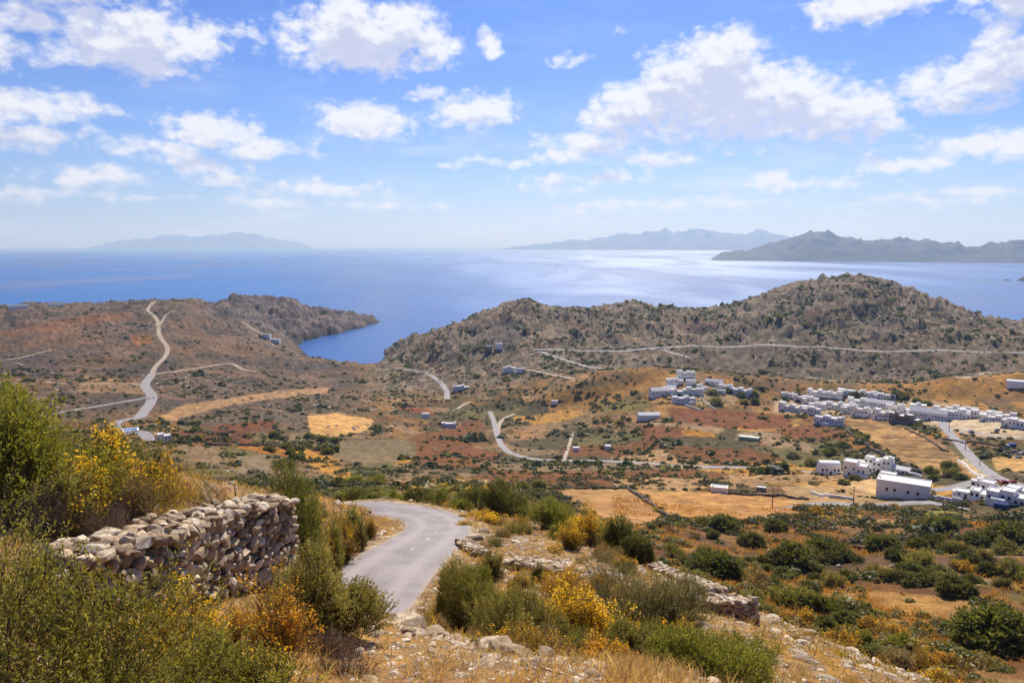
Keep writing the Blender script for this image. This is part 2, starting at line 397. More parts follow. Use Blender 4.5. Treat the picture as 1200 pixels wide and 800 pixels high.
# headland rock
hd = hm*sstep(1440, 1560, DM)
put(hd, (112, 100, 98)); put(hd*n01(30, 5, 98, .48, .58)*.8, (88, 78, 76)); put(hd*n01(18, 5, 99, .54, .62)*.7, (156, 138, 122))
# valley floor right: rust and gold bands
vr = sstep(90, 120, DM)*(1-sstep(290, 340, DM))*sstep(R(6), R(10), AA)
put(vr*n01(20, 4, 101, .5, .58)*.9, (140, 100, 62)); put(vr*n01(16, 4, 102, .54, .6)*.9, (182, 142, 86)); put(vr*n01(24, 4, 103, .56, .62)*.8, (118, 88, 66))
# drawn fields
def poly(P, c, dmin, dmax, al=1.0, soft=1.2, mod=None):
    global gc
    P = np.asarray(P, float)
    x0, y0 = P.min(0)-4; x1, y1 = P.max(0)+4
    m = (PXg > x0) & (PXg < x1) & (PYg > y0) & (PYg < y1) & (DM > dmin) & (DM < dmax) & (Y > 0)
    ii = np.where(m); 
    if len(ii[0]) == 0: return
    wob = .9
    qx = PXg[ii]+(fbm(X[ii], Y[ii], 12, 3, 7)-.5)*5*wob; qy = PYg[ii]+(fbm(X[ii], Y[ii], 12, 3, 8)-.5)*3*wob
    ins = np.zeros(len(qx), bool); dist = np.full(len(qx), 1e9)
    n = len(P)
    for k in range(n):
        ax, ay = P[k]; bx, by = P[(k+1) % n]
        c_ = ((ay > qy) != (by > qy)); 
        with np.errstate(divide='ignore', invalid='ignore'):
            xx = (bx-ax)*(qy-ay)/(by-ay+1e-12)+ax
        ins ^= c_ & (qx < xx)
        t = np.clip(((qx-ax)*(bx-ax)+(qy-ay)*(by-ay))/((bx-ax)**2+(by-ay)**2+1e-9), 0, 1)
        dist = np.minimum(dist, np.hypot(qx-ax-(bx-ax)*t, (qy-ay-(by-ay)*t)))
    a = np.clip(np.where(ins, dist, -dist)/soft+.5, 0, 1)*al
    if mod is not None: a = a*mod[ii]
    gc[ii] = gc[ii]*(1-a[:, None])+lin(c)*a[:, None]
ROWS = None
POLYS = [
 ([(360,487),(395,484),(437,492),(432,504),(395,511),(364,508)],(216,172,116),400,1000,1),
 ([(183,490),(215,474),(330,457),(388,454),(384,460),(300,470),(245,480),(205,493)],(188,152,114),400,1100,.9),
 ([(210,488),(300,486),(355,480),(360,490),(250,500),(212,499)],(124,110,92),400,1000,.9),
 ([(258,498),(322,491),(320,501),(252,506)],(142,88,46),400,900,1),
 ([(210,505),(292,502),(300,521),(240,523),(212,516)],(134,78,42),400,900,.95),
 ([(205,521),(262,523),(258,546),(225,540)],(156,130,102),380,900,.9),
 ([(275,534),(311,532),(319,553),(282,554)],(150,132,106),300,900,.95),
 ([(400,518),(472,513),(488,533),(440,549),(388,535)],(146,128,100),300,800,.9),
 ([(402,549),(455,541),(478,552),(470,556),(420,558)],(116,118,76),300,700,.9),
 ([(478,549),(520,544),(540,556),(500,562),(484,560)],(150,126,98),300,700,.9),
 ([(340,526),(362,526),(415,555),(425,563),(380,556)],(204,152,76),250,800,.8),
 ([(485,509),(525,504),(560,489),(570,503),(555,525),(520,532),(490,536)],(144,92,46),350,900,.9),
 ([(456,475),(500,478),(514,487),(480,483)],(160,96,50),500,1000,.9),
 ([(780,477),(860,482),(925,488),(930,502),(880,503),(790,490)],(150,92,44),450,1000,1),
 ([(985,490),(1002,487),(1040,497),(1075,505),(1100,516),(1125,536),(1150,555),(1145,562),(1108,557),(1080,553),(1060,542),(1030,522),(1000,502)],(180,144,100),350,900,1),
 ([(650,573),(738,572),(784,608),(735,617),(690,600)],(194,152,106),180,480,.9),
 ([(742,573),(860,578),(945,586),(935,600),(850,612),(786,608)],(202,156,104),180,480,.9),
 ([(735,572),(742,572),(788,608),(782,609)],(104,84,56),180,480,.9),
 ([(1085,489),(1170,492),(1215,500),(1215,515),(1150,512),(1115,505)],(206,190,168),400,1000,.9),
 ([(1160,535),(1215,534),(1215,553),(1168,551)],(214,172,118),300,800,.95),
 ([(1120,541),(1140,533),(1158,555),(1172,570),(1150,563)],(206,190,166),300,800,.85),
 ([(865,684),(1000,690),(1130,700),(1190,722),(1120,742),(1030,724),(960,715),(900,700)],(182,142,90),90,300,.85),
 ([(790,610),(1000,612),(1215,616),(1215,640),(900,640),(800,625)],(142,102,66),120,320,.7),
 ([(1045,601),(1110,597),(1132,601),(1100,606),(1050,608)],(156,152,80),180,400,.85),
 ([(915,570),(1030,563),(1060,570),(1100,585),(1030,592),(930,590)],(196,166,126),200,500,.7),
 ([(985,548),(1040,552),(1060,562),(1025,578),(990,570)],(210,178,136),250,600,.85),
 ([(865,507),(900,504),(945,518),(960,530),(910,524),(860,515)],(176,150,122),350,800,.9),
 ([(800,500),(840,500),(838,513),(798,510)],(196,140,62),350,800,.9),
 ([(760,492),(800,495),(850,503),(840,508),(790,500),(758,498)],(176,150,120),350,800,.9),
 ([(600,500),(640,498),(645,512),(608,516)],(186,144,106),350,900,.7),
 ([(630,462),(700,452),(720,470),(650,488)],(190,138,72),500,1100,.6),
 ([(700,455),(760,440),(800,436),(780,455),(720,465)],(196,148,86),500,1300,.6),
 ([(1000,445),(1060,448),(1200,438),(1210,462),(1100,470),(1020,466)],(188,142,80),700,1200,.6),
 ([(700,470),(760,468),(765,480),(705,482)],(128,124,62),500,1100,.8),
 ([(150,395),(175,390),(180,402),(160,405)],(172,118,66),800,1700,.8),
 ([(0,388),(60,376),(150,366),(160,372),(70,388),(0,396)],(166,112,68),800,1800,.5),
 ([(0,418),(60,410),(75,440),(0,442)],(104,90,86),600,1700,.7),
 ([(100,440),(172,450),(175,462),(90,458)],(172,140,108),500,1200,.7),
 ([(540,382),(605,372),(622,390),(600,410),(556,408)],(112,100,98),950,1600,.6),
 ([(800,402),(1200,402),(1200,440),(900,440),(800,424)],(128,110,92),950,1500,.5),
 ([(1030,343),(1060,340),(1066,352),(1040,354)],(170,134,100),1200,1600,.8),
 ([(672,383),(700,380),(705,388),(690,392)],(156,84,56),1150,1600,.7),
 ([(910,462),(1050,463),(1180,484),(1200,505),(1100,500),(1000,486),(905,484)],(200,182,156),400,1000,.6),
 ([(770,446),(820,440),(880,462),(850,476),(790,474)],(194,172,142),400,1000,.5),
 ([(1150,602),(1215,606),(1215,618),(1150,612)],(120,110,62),150,400,.6),
]
for P_, c_, a_, b_, al_ in POLYS: poly(P_, c_, a_, b_, al_, mod=.6+.7*fbm(X, Y, 9, 4, 111))
# ploughed rows on the big field beside the village
rowm = np.abs(((X*.55+Y*.83)/12+fbm(X, Y, 26, 3, 13)*1.0) % 1-.5)*2
poly(POLYS[14][0], (128,92,56), 350, 900, .8, mod=sstep(.35, .8, rowm)*sstep(.30, .5, fbm(X, Y, 16, 4, 19)))
poly(POLYS[14][0], (210,172,118), 350, 900, .5, mod=sstep(.5, .62, fbm(X, Y, 11, 4, 29)))
rowq = np.abs(((X*.9-Y*.43)/5.0) % 1-.5)*2
poly(POLYS[7][0], (118,112,80), 300, 800, .5, mod=sstep(.4, .7, rowq))
# rock where the land is steep near the water, wet rock at the waterline
gz = np.gradient(Z, axis=1)/np.gradient(DM, axis=1)
steep = sstep(.35, .7, np.abs(gz))*sstep(1100, 1200, DM)
put(steep*.85, (100, 90, 86)); put(crag*.7, (148, 134, 118))
put((1-sstep(.5, 4, Z))*sstep(1000, 1100, DM), (92, 84, 80))
# pale gravel verge along the near road
nd = np.full(X.shape, 1e9)
jn = (DM > 18) & (DM < 100) & (np.abs(AA) < .7)
ji = np.where(jn); qx, qy = X[ji], Y[ji]; dd = np.full(len(qx), 1e9)
for k in range(0, len(NEAR), 2): dd = np.minimum(dd, np.hypot(qx-NEAR[k, 0], qy-NEAR[k, 1]))
nd[ji] = dd
put((1-sstep(3.0, 4.3+1.3*fbm(X, Y, 1.5, 3, 33), nd))*.9, (190, 168, 142))
# fine grain of the land
gr = .80+.40*fbm(X, Y, 2.2, 3, 120)*1.0
gr2 = .78+.44*fbm(X, Y, 7, 4, 121)
gc = gc*np.where(DM > 90, gr2, gr)[..., None]
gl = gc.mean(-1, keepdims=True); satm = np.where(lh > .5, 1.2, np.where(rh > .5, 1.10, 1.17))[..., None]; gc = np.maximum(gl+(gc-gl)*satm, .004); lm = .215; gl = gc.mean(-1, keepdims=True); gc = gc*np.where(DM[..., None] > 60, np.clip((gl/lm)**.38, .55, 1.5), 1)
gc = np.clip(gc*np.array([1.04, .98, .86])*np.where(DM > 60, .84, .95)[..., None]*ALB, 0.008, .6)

def ground_mat():
    m, nt, b = new_mat('ground_soil')
    a = nt.new('ShaderNodeAttribute'); a.attribute_name = 'Col'
    g = nt.new('ShaderNodeNewGeometry'); P = g.outputs['Position']
    n1 = nt.noise(P, 1.7, 8, .62); n2 = nt.noise(P, .16, 6, .6); n3 = nt.noise(P, 14, 5, .6)
    f = nt.math('MULTIPLY', nt.ramp(n1, .3, .7, .68, 1.32), nt.ramp(n2, .3, .7, .72, 1.28))
    f = nt.math('MULTIPLY', f, nt.ramp(n3, .3, .7, .75, 1.25))
    v = nt.new('ShaderNodeCombineColor'); 
    for k in range(3): nt.l.new(f, v.inputs[k])
    c = nt.mix(1.0, a.outputs['Color'], v.outputs[0], 'MULTIPLY')
    # bare pale stones showing through
    vo = nt.new('ShaderNodeTexVoronoi'); vo.inputs['Scale'].default_value = .38; vo.inputs['Randomness'].default_value = 1; nt.l.new(P, vo.inputs['Vector'])
    st = nt.math('MULTIPLY', nt.ramp(vo.outputs['Distance'], .12, .26, 1, 0), nt.ramp(nt.noise(P, .035, 4, .6), .52, .62, 0, 1))
    c = nt.mix(nt.math('MULTIPLY', st, .65), c, C4((178,160,138), ALB))
    nt.l.new(c, b.inputs['Base Color']); b.inputs['Roughness'].default_value = .95; b.inputs['Specular IOR Level'].default_value = .15
    h = nt.math('ADD', nt.math('MULTIPLY', n1, .35), nt.math('MULTIPLY', n3, .05)); h = nt.math('ADD', h, nt.math('MULTIPLY', n2, 1.2)); h = nt.math('ADD', h, nt.math('MULTIPLY', st, .3))
    bp = nt.new('ShaderNodeBump'); bp.inputs['Strength'].default_value = .9; bp.inputs['Distance'].default_value = .8; nt.l.new(h, bp.inputs['Height']); nt.l.new(bp.outputs[0], b.inputs['Normal'])
    return m
idx = np.arange(NA*ND).reshape(NA, ND)
q = np.stack([idx[:-1, :-1], idx[1:, :-1], idx[1:, 1:], idx[:-1, 1:]], -1).reshape(-1, 4)
V = np.stack([X, Y, Z], -1).reshape(-1, 3)
# drop far underwater part and everything the land does not need
keep = ~((Z.reshape(-1)[q] < -12).all(1) & (DM.reshape(-1)[q] > 1000).all(1))
q = q[keep]
cen = len(V); V = np.vstack([V, [[0, 0, CAMZ-1.64]]]); fan = np.stack([idx[:-1, 0], np.full(NA-1, cen), idx[1:, 0]], -1)
gcol = np.vstack([gc.reshape(-1, 3), gc[0, :1]])
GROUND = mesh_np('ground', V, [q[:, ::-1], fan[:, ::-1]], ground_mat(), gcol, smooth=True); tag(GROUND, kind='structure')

# ---------------------------------------------------------------- sea
def sea_mat():
    m, nt, b = new_mat('sea_water')
    g = nt.new('ShaderNodeNewGeometry'); P = g.outputs['Position']
    mp = nt.vmath('MULTIPLY', P, (1/900, 1/3500, 1)); 
    s1 = nt.noise(mp, 1.0, 5, .6, dist=.6)
    s2 = nt.noise(nt.vmath('MULTIPLY', P, (1/4200, 1/9000, 1)), 1.0, 4, .55, dist=.5)
    deep = nt.mix(nt.ramp(s1, .35, .65), C4((0, 84, 176), .5), C4((6, 122, 206), .55))
    nt.l.new(deep, b.inputs['Base Color'])
    r = nt.math('MULTIPLY_ADD', nt.ramp(s1, .35, .65), .18, .21); r = nt.math('ADD', r, nt.ramp(s2, .35, .65, 0, .12)); nt.l.new(r, b.inputs['Roughness'])
    b.inputs['IOR'].default_value = 1.333
    w = nt.math('ADD', nt.math('MULTIPLY', nt.noise(P, .12, 4, .6), .8), nt.noise(nt.vmath('MULTIPLY', P, (.02, .05, 1)), 1, 3, .5))
    bp = nt.new('ShaderNodeBump'); bp.inputs['Strength'].default_value = .35; bp.inputs['Distance'].default_value = 1.5; nt.l.new(w, bp.inputs['Height']); nt.l.new(bp.outputs[0], b.inputs['Normal'])
    return m
SR = 58000
rad = [0, 500, 1000, 1500, 2500, 4000, 8000, 16000, 30000, SR]
ang = np.linspace(0, 2*math.pi, 97)[:-1]
sv = [[0, 0, 0]]+[[math.sin(a)*r, math.cos(a)*r, 0] for r in rad[1:] for a in ang]
sf = []; st3 = []
for k in range(96): st3.append([0, 1+(k+1) % 96, 1+k])
for i in range(len(rad)-2):
    for k in range(96):
        a, b_ = 1+i*96+k, 1+i*96+(k+1) % 96; sf.append([a, b_, b_+96, a+96])
SEA = mesh_np('sea', np.array(sv), [np.array(sf), np.array(st3)], sea_mat()); tag(SEA, kind='structure')

# ---------------------------------------------------------------- islands on the horizon
def island_mat(c):
    m, nt, b = new_mat('island_rock')
    g = nt.new('ShaderNodeNewGeometry'); n = nt.noise(g.outputs['Position'], .0016, 7, .62)
    nt.l.new(nt.mix(nt.ramp(n, .4, .6), C4(c, .5), C4((84, 86, 80), .5)), b.inputs['Base Color']); b.inputs['Roughness'].default_value = .95
    return m
def island(name, prof, base_py, D, depth, label, seed, mat):
    px = np.array([p[0] for p in prof], float); py = np.array([p[1] for p in prof], float)
    n = 260; m = 34
    xs = np.linspace(px[0], px[-1], n); ys = np.interp(xs, px, py); ys = smooth1(ys, 3)
    ys = ys+(fbm(xs, xs*0, 16, 5, seed, .6)-.5)*6.5*np.clip((base_py-ys)/8, 0, 1)
    V_ = []
    for i in range(n):
        a, s = pix_az_s(xs[i], ys[i]); zc = max(CAMZ-s*(D+depth*.5), 0)+0.0
        for j in range(m):
            t = j/(m-1); d = D+depth*t
            sh = math.sin(math.pi*t)**.8
            zz = zc*sh*(1 if abs(t-.5) < .02 else (.55+.45*sh))
            X_, Y_ = math.sin(a)*d, math.cos(a)*d
            V_.append([X_, Y_, zz])
    V_ = np.array(V_)
    nz = fbm(V_[:, 0], V_[:, 1], depth*.3, 5, seed+3); V_[:, 2] = V_[:, 2]*(.45+.85*nz+.35*(1-np.abs(fbm(V_[:, 0], V_[:, 1], depth*.16, 4, seed+8)*2-1)*2))-6
    ii = np.arange(n*m).reshape(n, m); Q = np.stack([ii[:-1, :-1], ii[1:, :-1], ii[1:, 1:], ii[:-1, 1:]], -1).reshape(-1, 4)[:, ::-1]
    o = mesh_np(name, V_, Q, mat, smooth=True); tag(o, label, None, None, 'structure'); return o
im = island_mat((40, 50, 52))
island('hills', [(95,292),(130,284),(170,281),(190,278),(230,275.5),(265,274.5),(290,276),(320,279),(350,284),(375,292)], 288, 42000, 5000, 'long low blue island on the horizon at left', 5, im)
island('hills', [(575,293),(620,288),(690,281),(740,276),(765,273.5),(800,274),(840,271.5),(870,276),(890,275),(915,279),(960,282),(1000,293)], 291, 30000, 5000, 'far blue island on the horizon behind the nearer one', 15, im)
island('hills', [(829,306),(840,299),(852,295),(880,291),(905,284),(930,281),(960,276),(985,281),(1010,280),(1040,282),(1060,277.5),(1080,281),(1110,284),(1150,287),(1200,287),(1260,284),(1330,288),(1400,294)], 303, 9800, 2600, 'nearer mountainous blue island at right', 25, im)
island('hills', [(1172,329),(1180,327),(1186,328),(1189,329)], 330, 5000, 120, 'tiny islet in the sea', 35, im)
island('hills', [(1190,328),(1200,324),(1215,323),(1230,329)], 330, 5000, 160, 'dark islet at the right edge', 45, im)

# ---------------------------------------------------------------- sky, sun, air
SUN_EL, SUN_AZ = R(43), R(12)
w = bpy.data.worlds.new('World'); scene.world = w; w.use_nodes = True
nt = NT(w.node_tree); nt.n.clear()
tc = nt.new('ShaderNodeTexCoord'); dirv = tc.outputs['Generated']
sky = nt.new('ShaderNodeTexSky'); sky.sky_type = 'NISHITA'; sky.sun_disc = False; sky.sun_elevation = SUN_EL; sky.sun_rotation = SUN_AZ
sky.altitude = 0; sky.air_density = 1.0; sky.dust_density = .6; sky.ozone_density = 3.0
sep = nt.new('ShaderNodeSeparateXYZ'); nt.l.new(dirv, sep.inputs[0])
az_ = nt.math('ARCTAN2', sep.outputs[0], sep.outputs[1]); el_ = nt.math('ARCSINE', sep.outputs[2])
CL = [(845,75,52,40),(792,97,48,34),(752,122,50,30),(868,122,112,44),(932,117,40,30),(985,135,62,30),(1035,142,30,15),(690,168,62,15),(765,184,62,13),(658,178,30,12),(712,142,30,20),
 (155,42,72,36),(108,28,24,22),(215,52,42,20),(268,42,30,11),(130,65,72,14),(180,78,40,14),(48,20,25,17),(8,8,22,12),
 (430,42,92,34),(410,18,40,26),(470,32,45,28),(340,48,27,13),(428,68,98,14),(505,50,32,18),(575,48,16,14),(505,107,26,8),(556,132,52,20),(428,145,58,22),(398,136,25,14),
 (35,123,62,17),(105,128,36,8),(40,158,58,14),(245,152,54,20),(195,176,58,11),(305,175,66,12),(250,190,40,11),(272,208,38,9),(110,206,54,10),(25,226,60,7),(380,222,92,9),(330,234,80,6),
 (562,187,30,6),(608,190,26,7),(518,197,18,4),(698,210,78,9),(648,223,46,6),(730,241,92,7),(1005,10,52,18),(1060,-6,60,16),(990,24,20,10),(1145,97,66,20),(1192,68,38,30),(1075,92,30,13),(1110,112,60,11),
 (1155,170,72,14),(1065,193,56,10),(1195,178,40,10),(940,218,72,9),(905,211,26,9),(1150,226,60,6),(1078,236,60,6),(860,236,70,6),(727,35,12,5),(665,66,18,6),(450,240,90,4),(210,232,60,4),(1240,-30,90,40),(-60,30,60,40),(60,-40,90,30)]
gp = bpy.data.node_groups.new('CloudField', 'ShaderNodeTree')
gp.interface.new_socket('P', in_out='INPUT', socket_type='NodeSocketVector'); gp.interface.new_socket('F', in_out='OUTPUT', socket_type='NodeSocketFloat')
g = NT(gp); gi = g.new('NodeGroupInput'); go = g.new('NodeGroupOutput')
acc = None
for (cx, cy, rx, ry) in CL:
    a, s = pix_az_s(cx, cy); e = math.atan(-float(s)); rx_ = rx*1.08/F; ry_ = ry*1.14/F
    p = g.vmath('MULTIPLY_ADD', gi.outputs[0], (1/rx_, 1/ry_, 0), (-float(a)/rx_, -e/ry_, 0))
    L_ = g.math('SUBTRACT', 1.0, g.vmath('LENGTH', p, out=1))
    L_ = g.math('MULTIPLY', L_, min(1.0, (ry/26)**.6))
    if acc is None: acc = L_
    else:
        sm = g.math('SMOOTH_MAX', acc, L_, .12); acc = sm
g.l.new(acc, go.inputs[0])
def warped(dy, lite=False):
    c = nt.new('ShaderNodeCombineXYZ'); nt.l.new(az_, c.inputs[0]); nt.l.new(nt.math('ADD', el_, dy) if dy else el_, c.inputs[1])
    P0 = c.outputs[0]
    n_ = nt.noise(nt.vmath('MULTIPLY', P0, (9, 13, 0)), 1.0, 3, .5, out='Color'); wv = nt.vmath('MULTIPLY', nt.vmath('SUBTRACT', n_, (.5, .5, .5)), (.055, .03, 0))
    P1 = nt.vmath('ADD', P0, wv)
    gn = nt.new('ShaderNodeGroup'); gn.node_tree = gp; nt.l.new(P1, gn.inputs[0])
    P2 = nt.vmath('MULTIPLY', P0, (1, 1.5, 0))
    nz = nt.noise(P2, 26, 4 if lite else 8, .58)
    if lite: return nt.math('SUBTRACT', nt.math('ADD', gn.outputs[0], nt.math('MULTIPLY', nt.math('SUBTRACT', nz, .5), 1.35)), -.02)
    bl = nt.new('ShaderNodeTexVoronoi'); bl.feature = 'F1'; bl.inputs['Scale'].default_value = 48; bl.inputs['Detail'].default_value = 2; bl.inputs['Roughness'].default_value = .55
    nt.l.new(nt.vmath('ADD', P2, nt.vmath('MULTIPLY', nt.vmath('SUBTRACT', nt.noise(P2, 60, 3, .5, out='Color'), (.5, .5, .5)), (.02, .02, 0))), bl.inputs['Vector'])
    d = nt.math('ADD', gn.outputs[0], nt.math('MULTIPLY', nt.math('SUBTRACT', nz, .5), 1.35))
    d = nt.math('SUBTRACT', d, nt.math('MULTIPLY', nt.math('SUBTRACT', bl.outputs['Distance'], .35), .42))
    return d
d0 = warped(0); d1 = warped(.016, True); d2 = warped(.038, True)
alpha = nt.ramp(d0, -.38, .30, 0, 1)
wisp = nt.math('MULTIPLY', nt.ramp(nt.noise(nt.vmath('MULTIPLY', dirv, (5, 5, 26)), 1.0, 7, .6), .47, .72, 0, .62), nt.ramp(el_, .02, .22, 1, .14))
alpha_t = nt.math('MAXIMUM', nt.math('MULTIPLY', alpha, .97), wisp)
thick = nt.math('ADD', nt.math('MULTIPLY', nt.ramp(d1, -.05, .9), .55), nt.math('MULTIPLY', nt.ramp(d2, -.05, .8), .75))
lit = nt.math('SUBTRACT', 1.0, nt.math('MULTIPLY', thick, .74, clamp=True))
CLOUD_HI = (12.0, 12.1, 12.6, 1); CLOUD_LO = (7.6, 8.0, 10.4, 1)
cvx = nt.new('ShaderNodeCombineXYZ'); nt.l.new(az_, cvx.inputs[0]); nt.l.new(nt.math('MULTIPLY', el_, 1.5), cvx.inputs[1])
puff = nt.math('SUBTRACT', nt.noise(cvx.outputs[0], 38, 5, .62), nt.noise(nt.vmath('ADD', cvx.outputs[0], (.003, .012, 0)), 38, 5, .62))
lit = nt.math('ADD', lit, nt.math('MULTIPLY', puff, 1.5))
cc = nt.mix(nt.ramp(lit, .15, .9), CLOUD_LO, CLOUD_HI)
# haze towards the horizon keeps the sky pale violet-white there
skyc = nt.mix(1.0, sky.outputs[0], (SKY_T[0], SKY_T[1], SKY_T[2], 1), 'MULTIPLY') if False else sky.outputs[0]
tint = nt.mix(nt.ramp(el_, -.02, .30), (.80, .98, 1.50, 1), (.44, .71, 1.42, 1))
skyc = nt.mix(1.0, skyc, tint, 'MULTIPLY')
mixc = nt.mix(alpha_t, skyc, cc)
bg = nt.new('ShaderNodeBackground'); nt.l.new(mixc, bg.inputs[0]); bg.inputs[1].default_value = .056
wo = nt.new('ShaderNodeOutputWorld'); nt.l.new(bg.outputs[0], wo.inputs[0])
w.cycles.sampling_method = 'NONE'
sl = bpy.data.lights.new('sun', 'SUN'); sl.energy = 5.0; sl.angle = R(.53); sl.color = (1, .955, .88)
so = bpy.data.objects.new('sun', sl); COL.objects.link(so)
sd = Vector((math.sin(SUN_AZ)*math.cos(SUN_EL), math.cos(SUN_AZ)*math.cos(SUN_EL), math.sin(SUN_EL)))
so.rotation_euler = sd.to_track_quat('Z', 'Y').to_euler()
# air
hb = SR+1500
hv = np.array([[sx*hb, sy*hb, zz] for zz in (-45., 1300.) for sx, sy in ((-1,-1),(1,-1),(1,1),(-1,1))])
hq = np.array([[3,2,1,0],[4,5,6,7],[0,1,5,4],[1,2,6,5],[2,3,7,6],[3,0,4,7]])
hm_ = bpy.data.materials.new('air_haze'); hm_.use_nodes = True; ht_ = NT(hm_.node_tree); ht_.n.clear()
pv = ht_.new('ShaderNodeVolumePrincipled'); pv.inputs['Color'].default_value = (.42, .62, 1.0, 1); pv.inputs['Absorption Color'].default_value = (.62, .62, .62, 1); pv.inputs['Density'].default_value = 5.2e-5; pv.inputs['Anisotropy'].default_value = .22
ho = ht_.new('ShaderNodeOutputMaterial'); ht_.l.new(pv.outputs[0], ho.inputs['Volume'])
HAZE = mesh_np('haze', hv, hq, hm_); tag(HAZE, kind='stuff')

# ---------------------------------------------------------------- camera
cam = bpy.data.cameras.new('camera'); co = bpy.data.objects.new('camera', cam); COL.objects.link(co)
cam.sensor_fit = 'HORIZONTAL'; cam.sensor_width = 36; cam.lens = 36*F/1200; cam.clip_start = .1; cam.clip_end = 200000
co.location = (0, 0, CAMZ); co.rotation_euler = (R(90)-PITCH, 0, 0); scene.camera = co
scene.view_settings.view_transform = 'Standard'; scene.view_settings.look = 'None'; scene.view_settings.exposure = .50; scene.view_settings.gamma = 1
scene.render.engine = 'CYCLES'
cy = scene.cycles; cy.max_bounces = 6; cy.diffuse_bounces = 2; cy.glossy_bounces = 2; cy.transmission_bounces = 2; cy.volume_bounces = 0; cy.transparent_max_bounces = 8
cy.use_denoising = True; cy.use_adaptive_sampling = True; cy.adaptive_threshold = .02
scene.cycles.caustics_reflective = False; scene.cycles.caustics_refractive = False
# ---------------------------------------------------------------- roads
def asphalt(name, base, dark, near):
    m, nt, b = new_mat(name)
    g = nt.new('ShaderNodeNewGeometry'); P = g.outputs['Position']
    n1 = nt.noise(P, .35, 6, .6); n2 = nt.noise(P, 60 if near else 1.5, 3, .6)
    c = nt.mix(nt.ramp(n1, .3, .7), base, dark)
    f = nt.ramp(n2, .2, .8, .8, 1.2); v = nt.new('ShaderNodeCombineColor')
    for k in range(3): nt.l.new(f, v.inputs[k])
    c = nt.mix(1.0, c, v.outputs[0], 'MULTIPLY')
    if near:
        a = nt.new('ShaderNodeAttribute'); a.attribute_name = 'Col'
        sp = nt.new('ShaderNodeSeparateColor'); nt.l.new(a.outputs['Color'], sp.inputs[0]); u = sp.outputs[0]        # 0..1 across the road
        # wheel tracks worn paler, dusty edges, patches
        t = nt.math('ABSOLUTE', nt.math('SUBTRACT', nt.math('ABSOLUTE', nt.math('SUBTRACT', u, .5)), .25))
        c = nt.mix(nt.math('MULTIPLY', nt.ramp(t, .02, .13, 1, 0), .6), c, C4((190,176,170), .62))
        e = nt.math('ABSOLUTE', nt.math('SUBTRACT', u, .5)); en = nt.math('ADD', e, nt.math('MULTIPLY', nt.math('SUBTRACT', nt.noise(P, 1.6, 5, .6), .5), .10))
        c = nt.mix(nt.ramp(en, .43, .51), c, C4((192,170,146), .6))
        mid = nt.math('ABSOLUTE', nt.math('SUBTRACT', u, .5)); ln = nt.math('MULTIPLY', nt.ramp(mid, .008, .016, 1, 0), nt.ramp(nt.noise(P, .9, 5, .7), .50, .62, 0, .75))
        dash = nt.ramp(nt.math('FRACT', nt.math('MULTIPLY', sp.outputs[1], 16)), .42, .44, 1, 0)
        c = nt.mix(nt.math('MULTIPLY', ln, dash), c, C4((225, 220, 214), .9))
        cr = nt.new('ShaderNodeTexVoronoi'); cr.feature = 'DISTANCE_TO_EDGE'; cr.inputs['Scale'].default_value = .5; nt.l.new(nt.vmath('ADD', P, nt.vmath('MULTIPLY', nt.noise(P, 1.2, 4, .6, out='Color'), (.9, .9, 0))), cr.inputs['Vector'])
        c = nt.mix(nt.math('MULTIPLY', nt.ramp(cr.outputs['Distance'], .002, .008, 1, 0), .2), c, C4((86, 80, 80), .5))
    nt.l.new(c, b.inputs['Base Color']); b.inputs['Roughness'].default_value = .8; b.inputs['Specular IOR Level'].default_value = .3
    bp = nt.new('ShaderNodeBump'); bp.inputs['Strength'].default_value = .3; bp.inputs['Distance'].default_value = .02; nt.l.new(n2, bp.inputs['Height']); nt.l.new(bp.outputs[0], b.inputs['Normal'])
    return m
RM = {'near': asphalt('worn_asphalt', C4((178,164,158), .62), C4((152,140,136), .62), True), 'far': asphalt('distant_asphalt', C4((196,186,180), .55), C4((160,150,146), .55), False), 'pale': asphalt('pale_dirt_track', C4((216,192,160), .55), C4((186,158,126), .55), False)}
def ribbon(name, P_, half, lift, mat, nx=5):
    d = np.gradient(P_[:, :2], axis=0); d /= np.linalg.norm(d, axis=1)[:, None]+1e-9; nrm = np.stack([d[:, 1], -d[:, 0]], 1)
    s = np.concatenate([[0], np.cumsum(np.linalg.norm(np.diff(P_[:, :2], axis=0), axis=1))]); s /= s[-1]
    n = len(P_); us = np.linspace(-1, 1, nx); V_ = []; C_ = []
    for k, u in enumerate(us):
        hw = half*(1+(.04*(fbm(P_[:, 0], P_[:, 1], 3, 3, 5+k)-.5) if abs(u) == 1 else 0))
        xy = P_[:, :2]+nrm*(u*hw)[:, None] if np.ndim(hw) else P_[:, :2]+nrm*(u*hw)
        z = P_[:, 2]+(lift if abs(u) < .9 else -.06) if nx > 5 else np.maximum(ground(xy[:, 0], xy[:, 1])+lift, P_[:, 2]-.2)
        V_.append(np.column_stack([xy, z])); C_.append(np.column_stack([np.full(n, (u+1)/2), s, s*0]))
    V_ = np.stack(V_, 1).reshape(-1, 3); C_ = np.stack(C_, 1).reshape(-1, 3)
    ii = np.arange(n*nx).reshape(n, nx); Q = np.stack([ii[:-1, :-1], ii[:-1, 1:], ii[1:, 1:], ii[1:, :-1]], -1).reshape(-1, 4)
    e1 = V_[Q[0][1]]-V_[Q[0][0]]; e2 = V_[Q[0][3]]-V_[Q[0][0]]
    if np.cross(e1, e2)[2] < 0: Q = Q[:, ::-1]
    o = mesh_np(name, V_, Q, mat, C_, smooth=True); tag(o, kind='structure'); return o
for nm, P_, half, lift, mk in ROADS: ribbon(nm, P_, half, lift, RM[mk], 13 if mk == 'near' else 5)
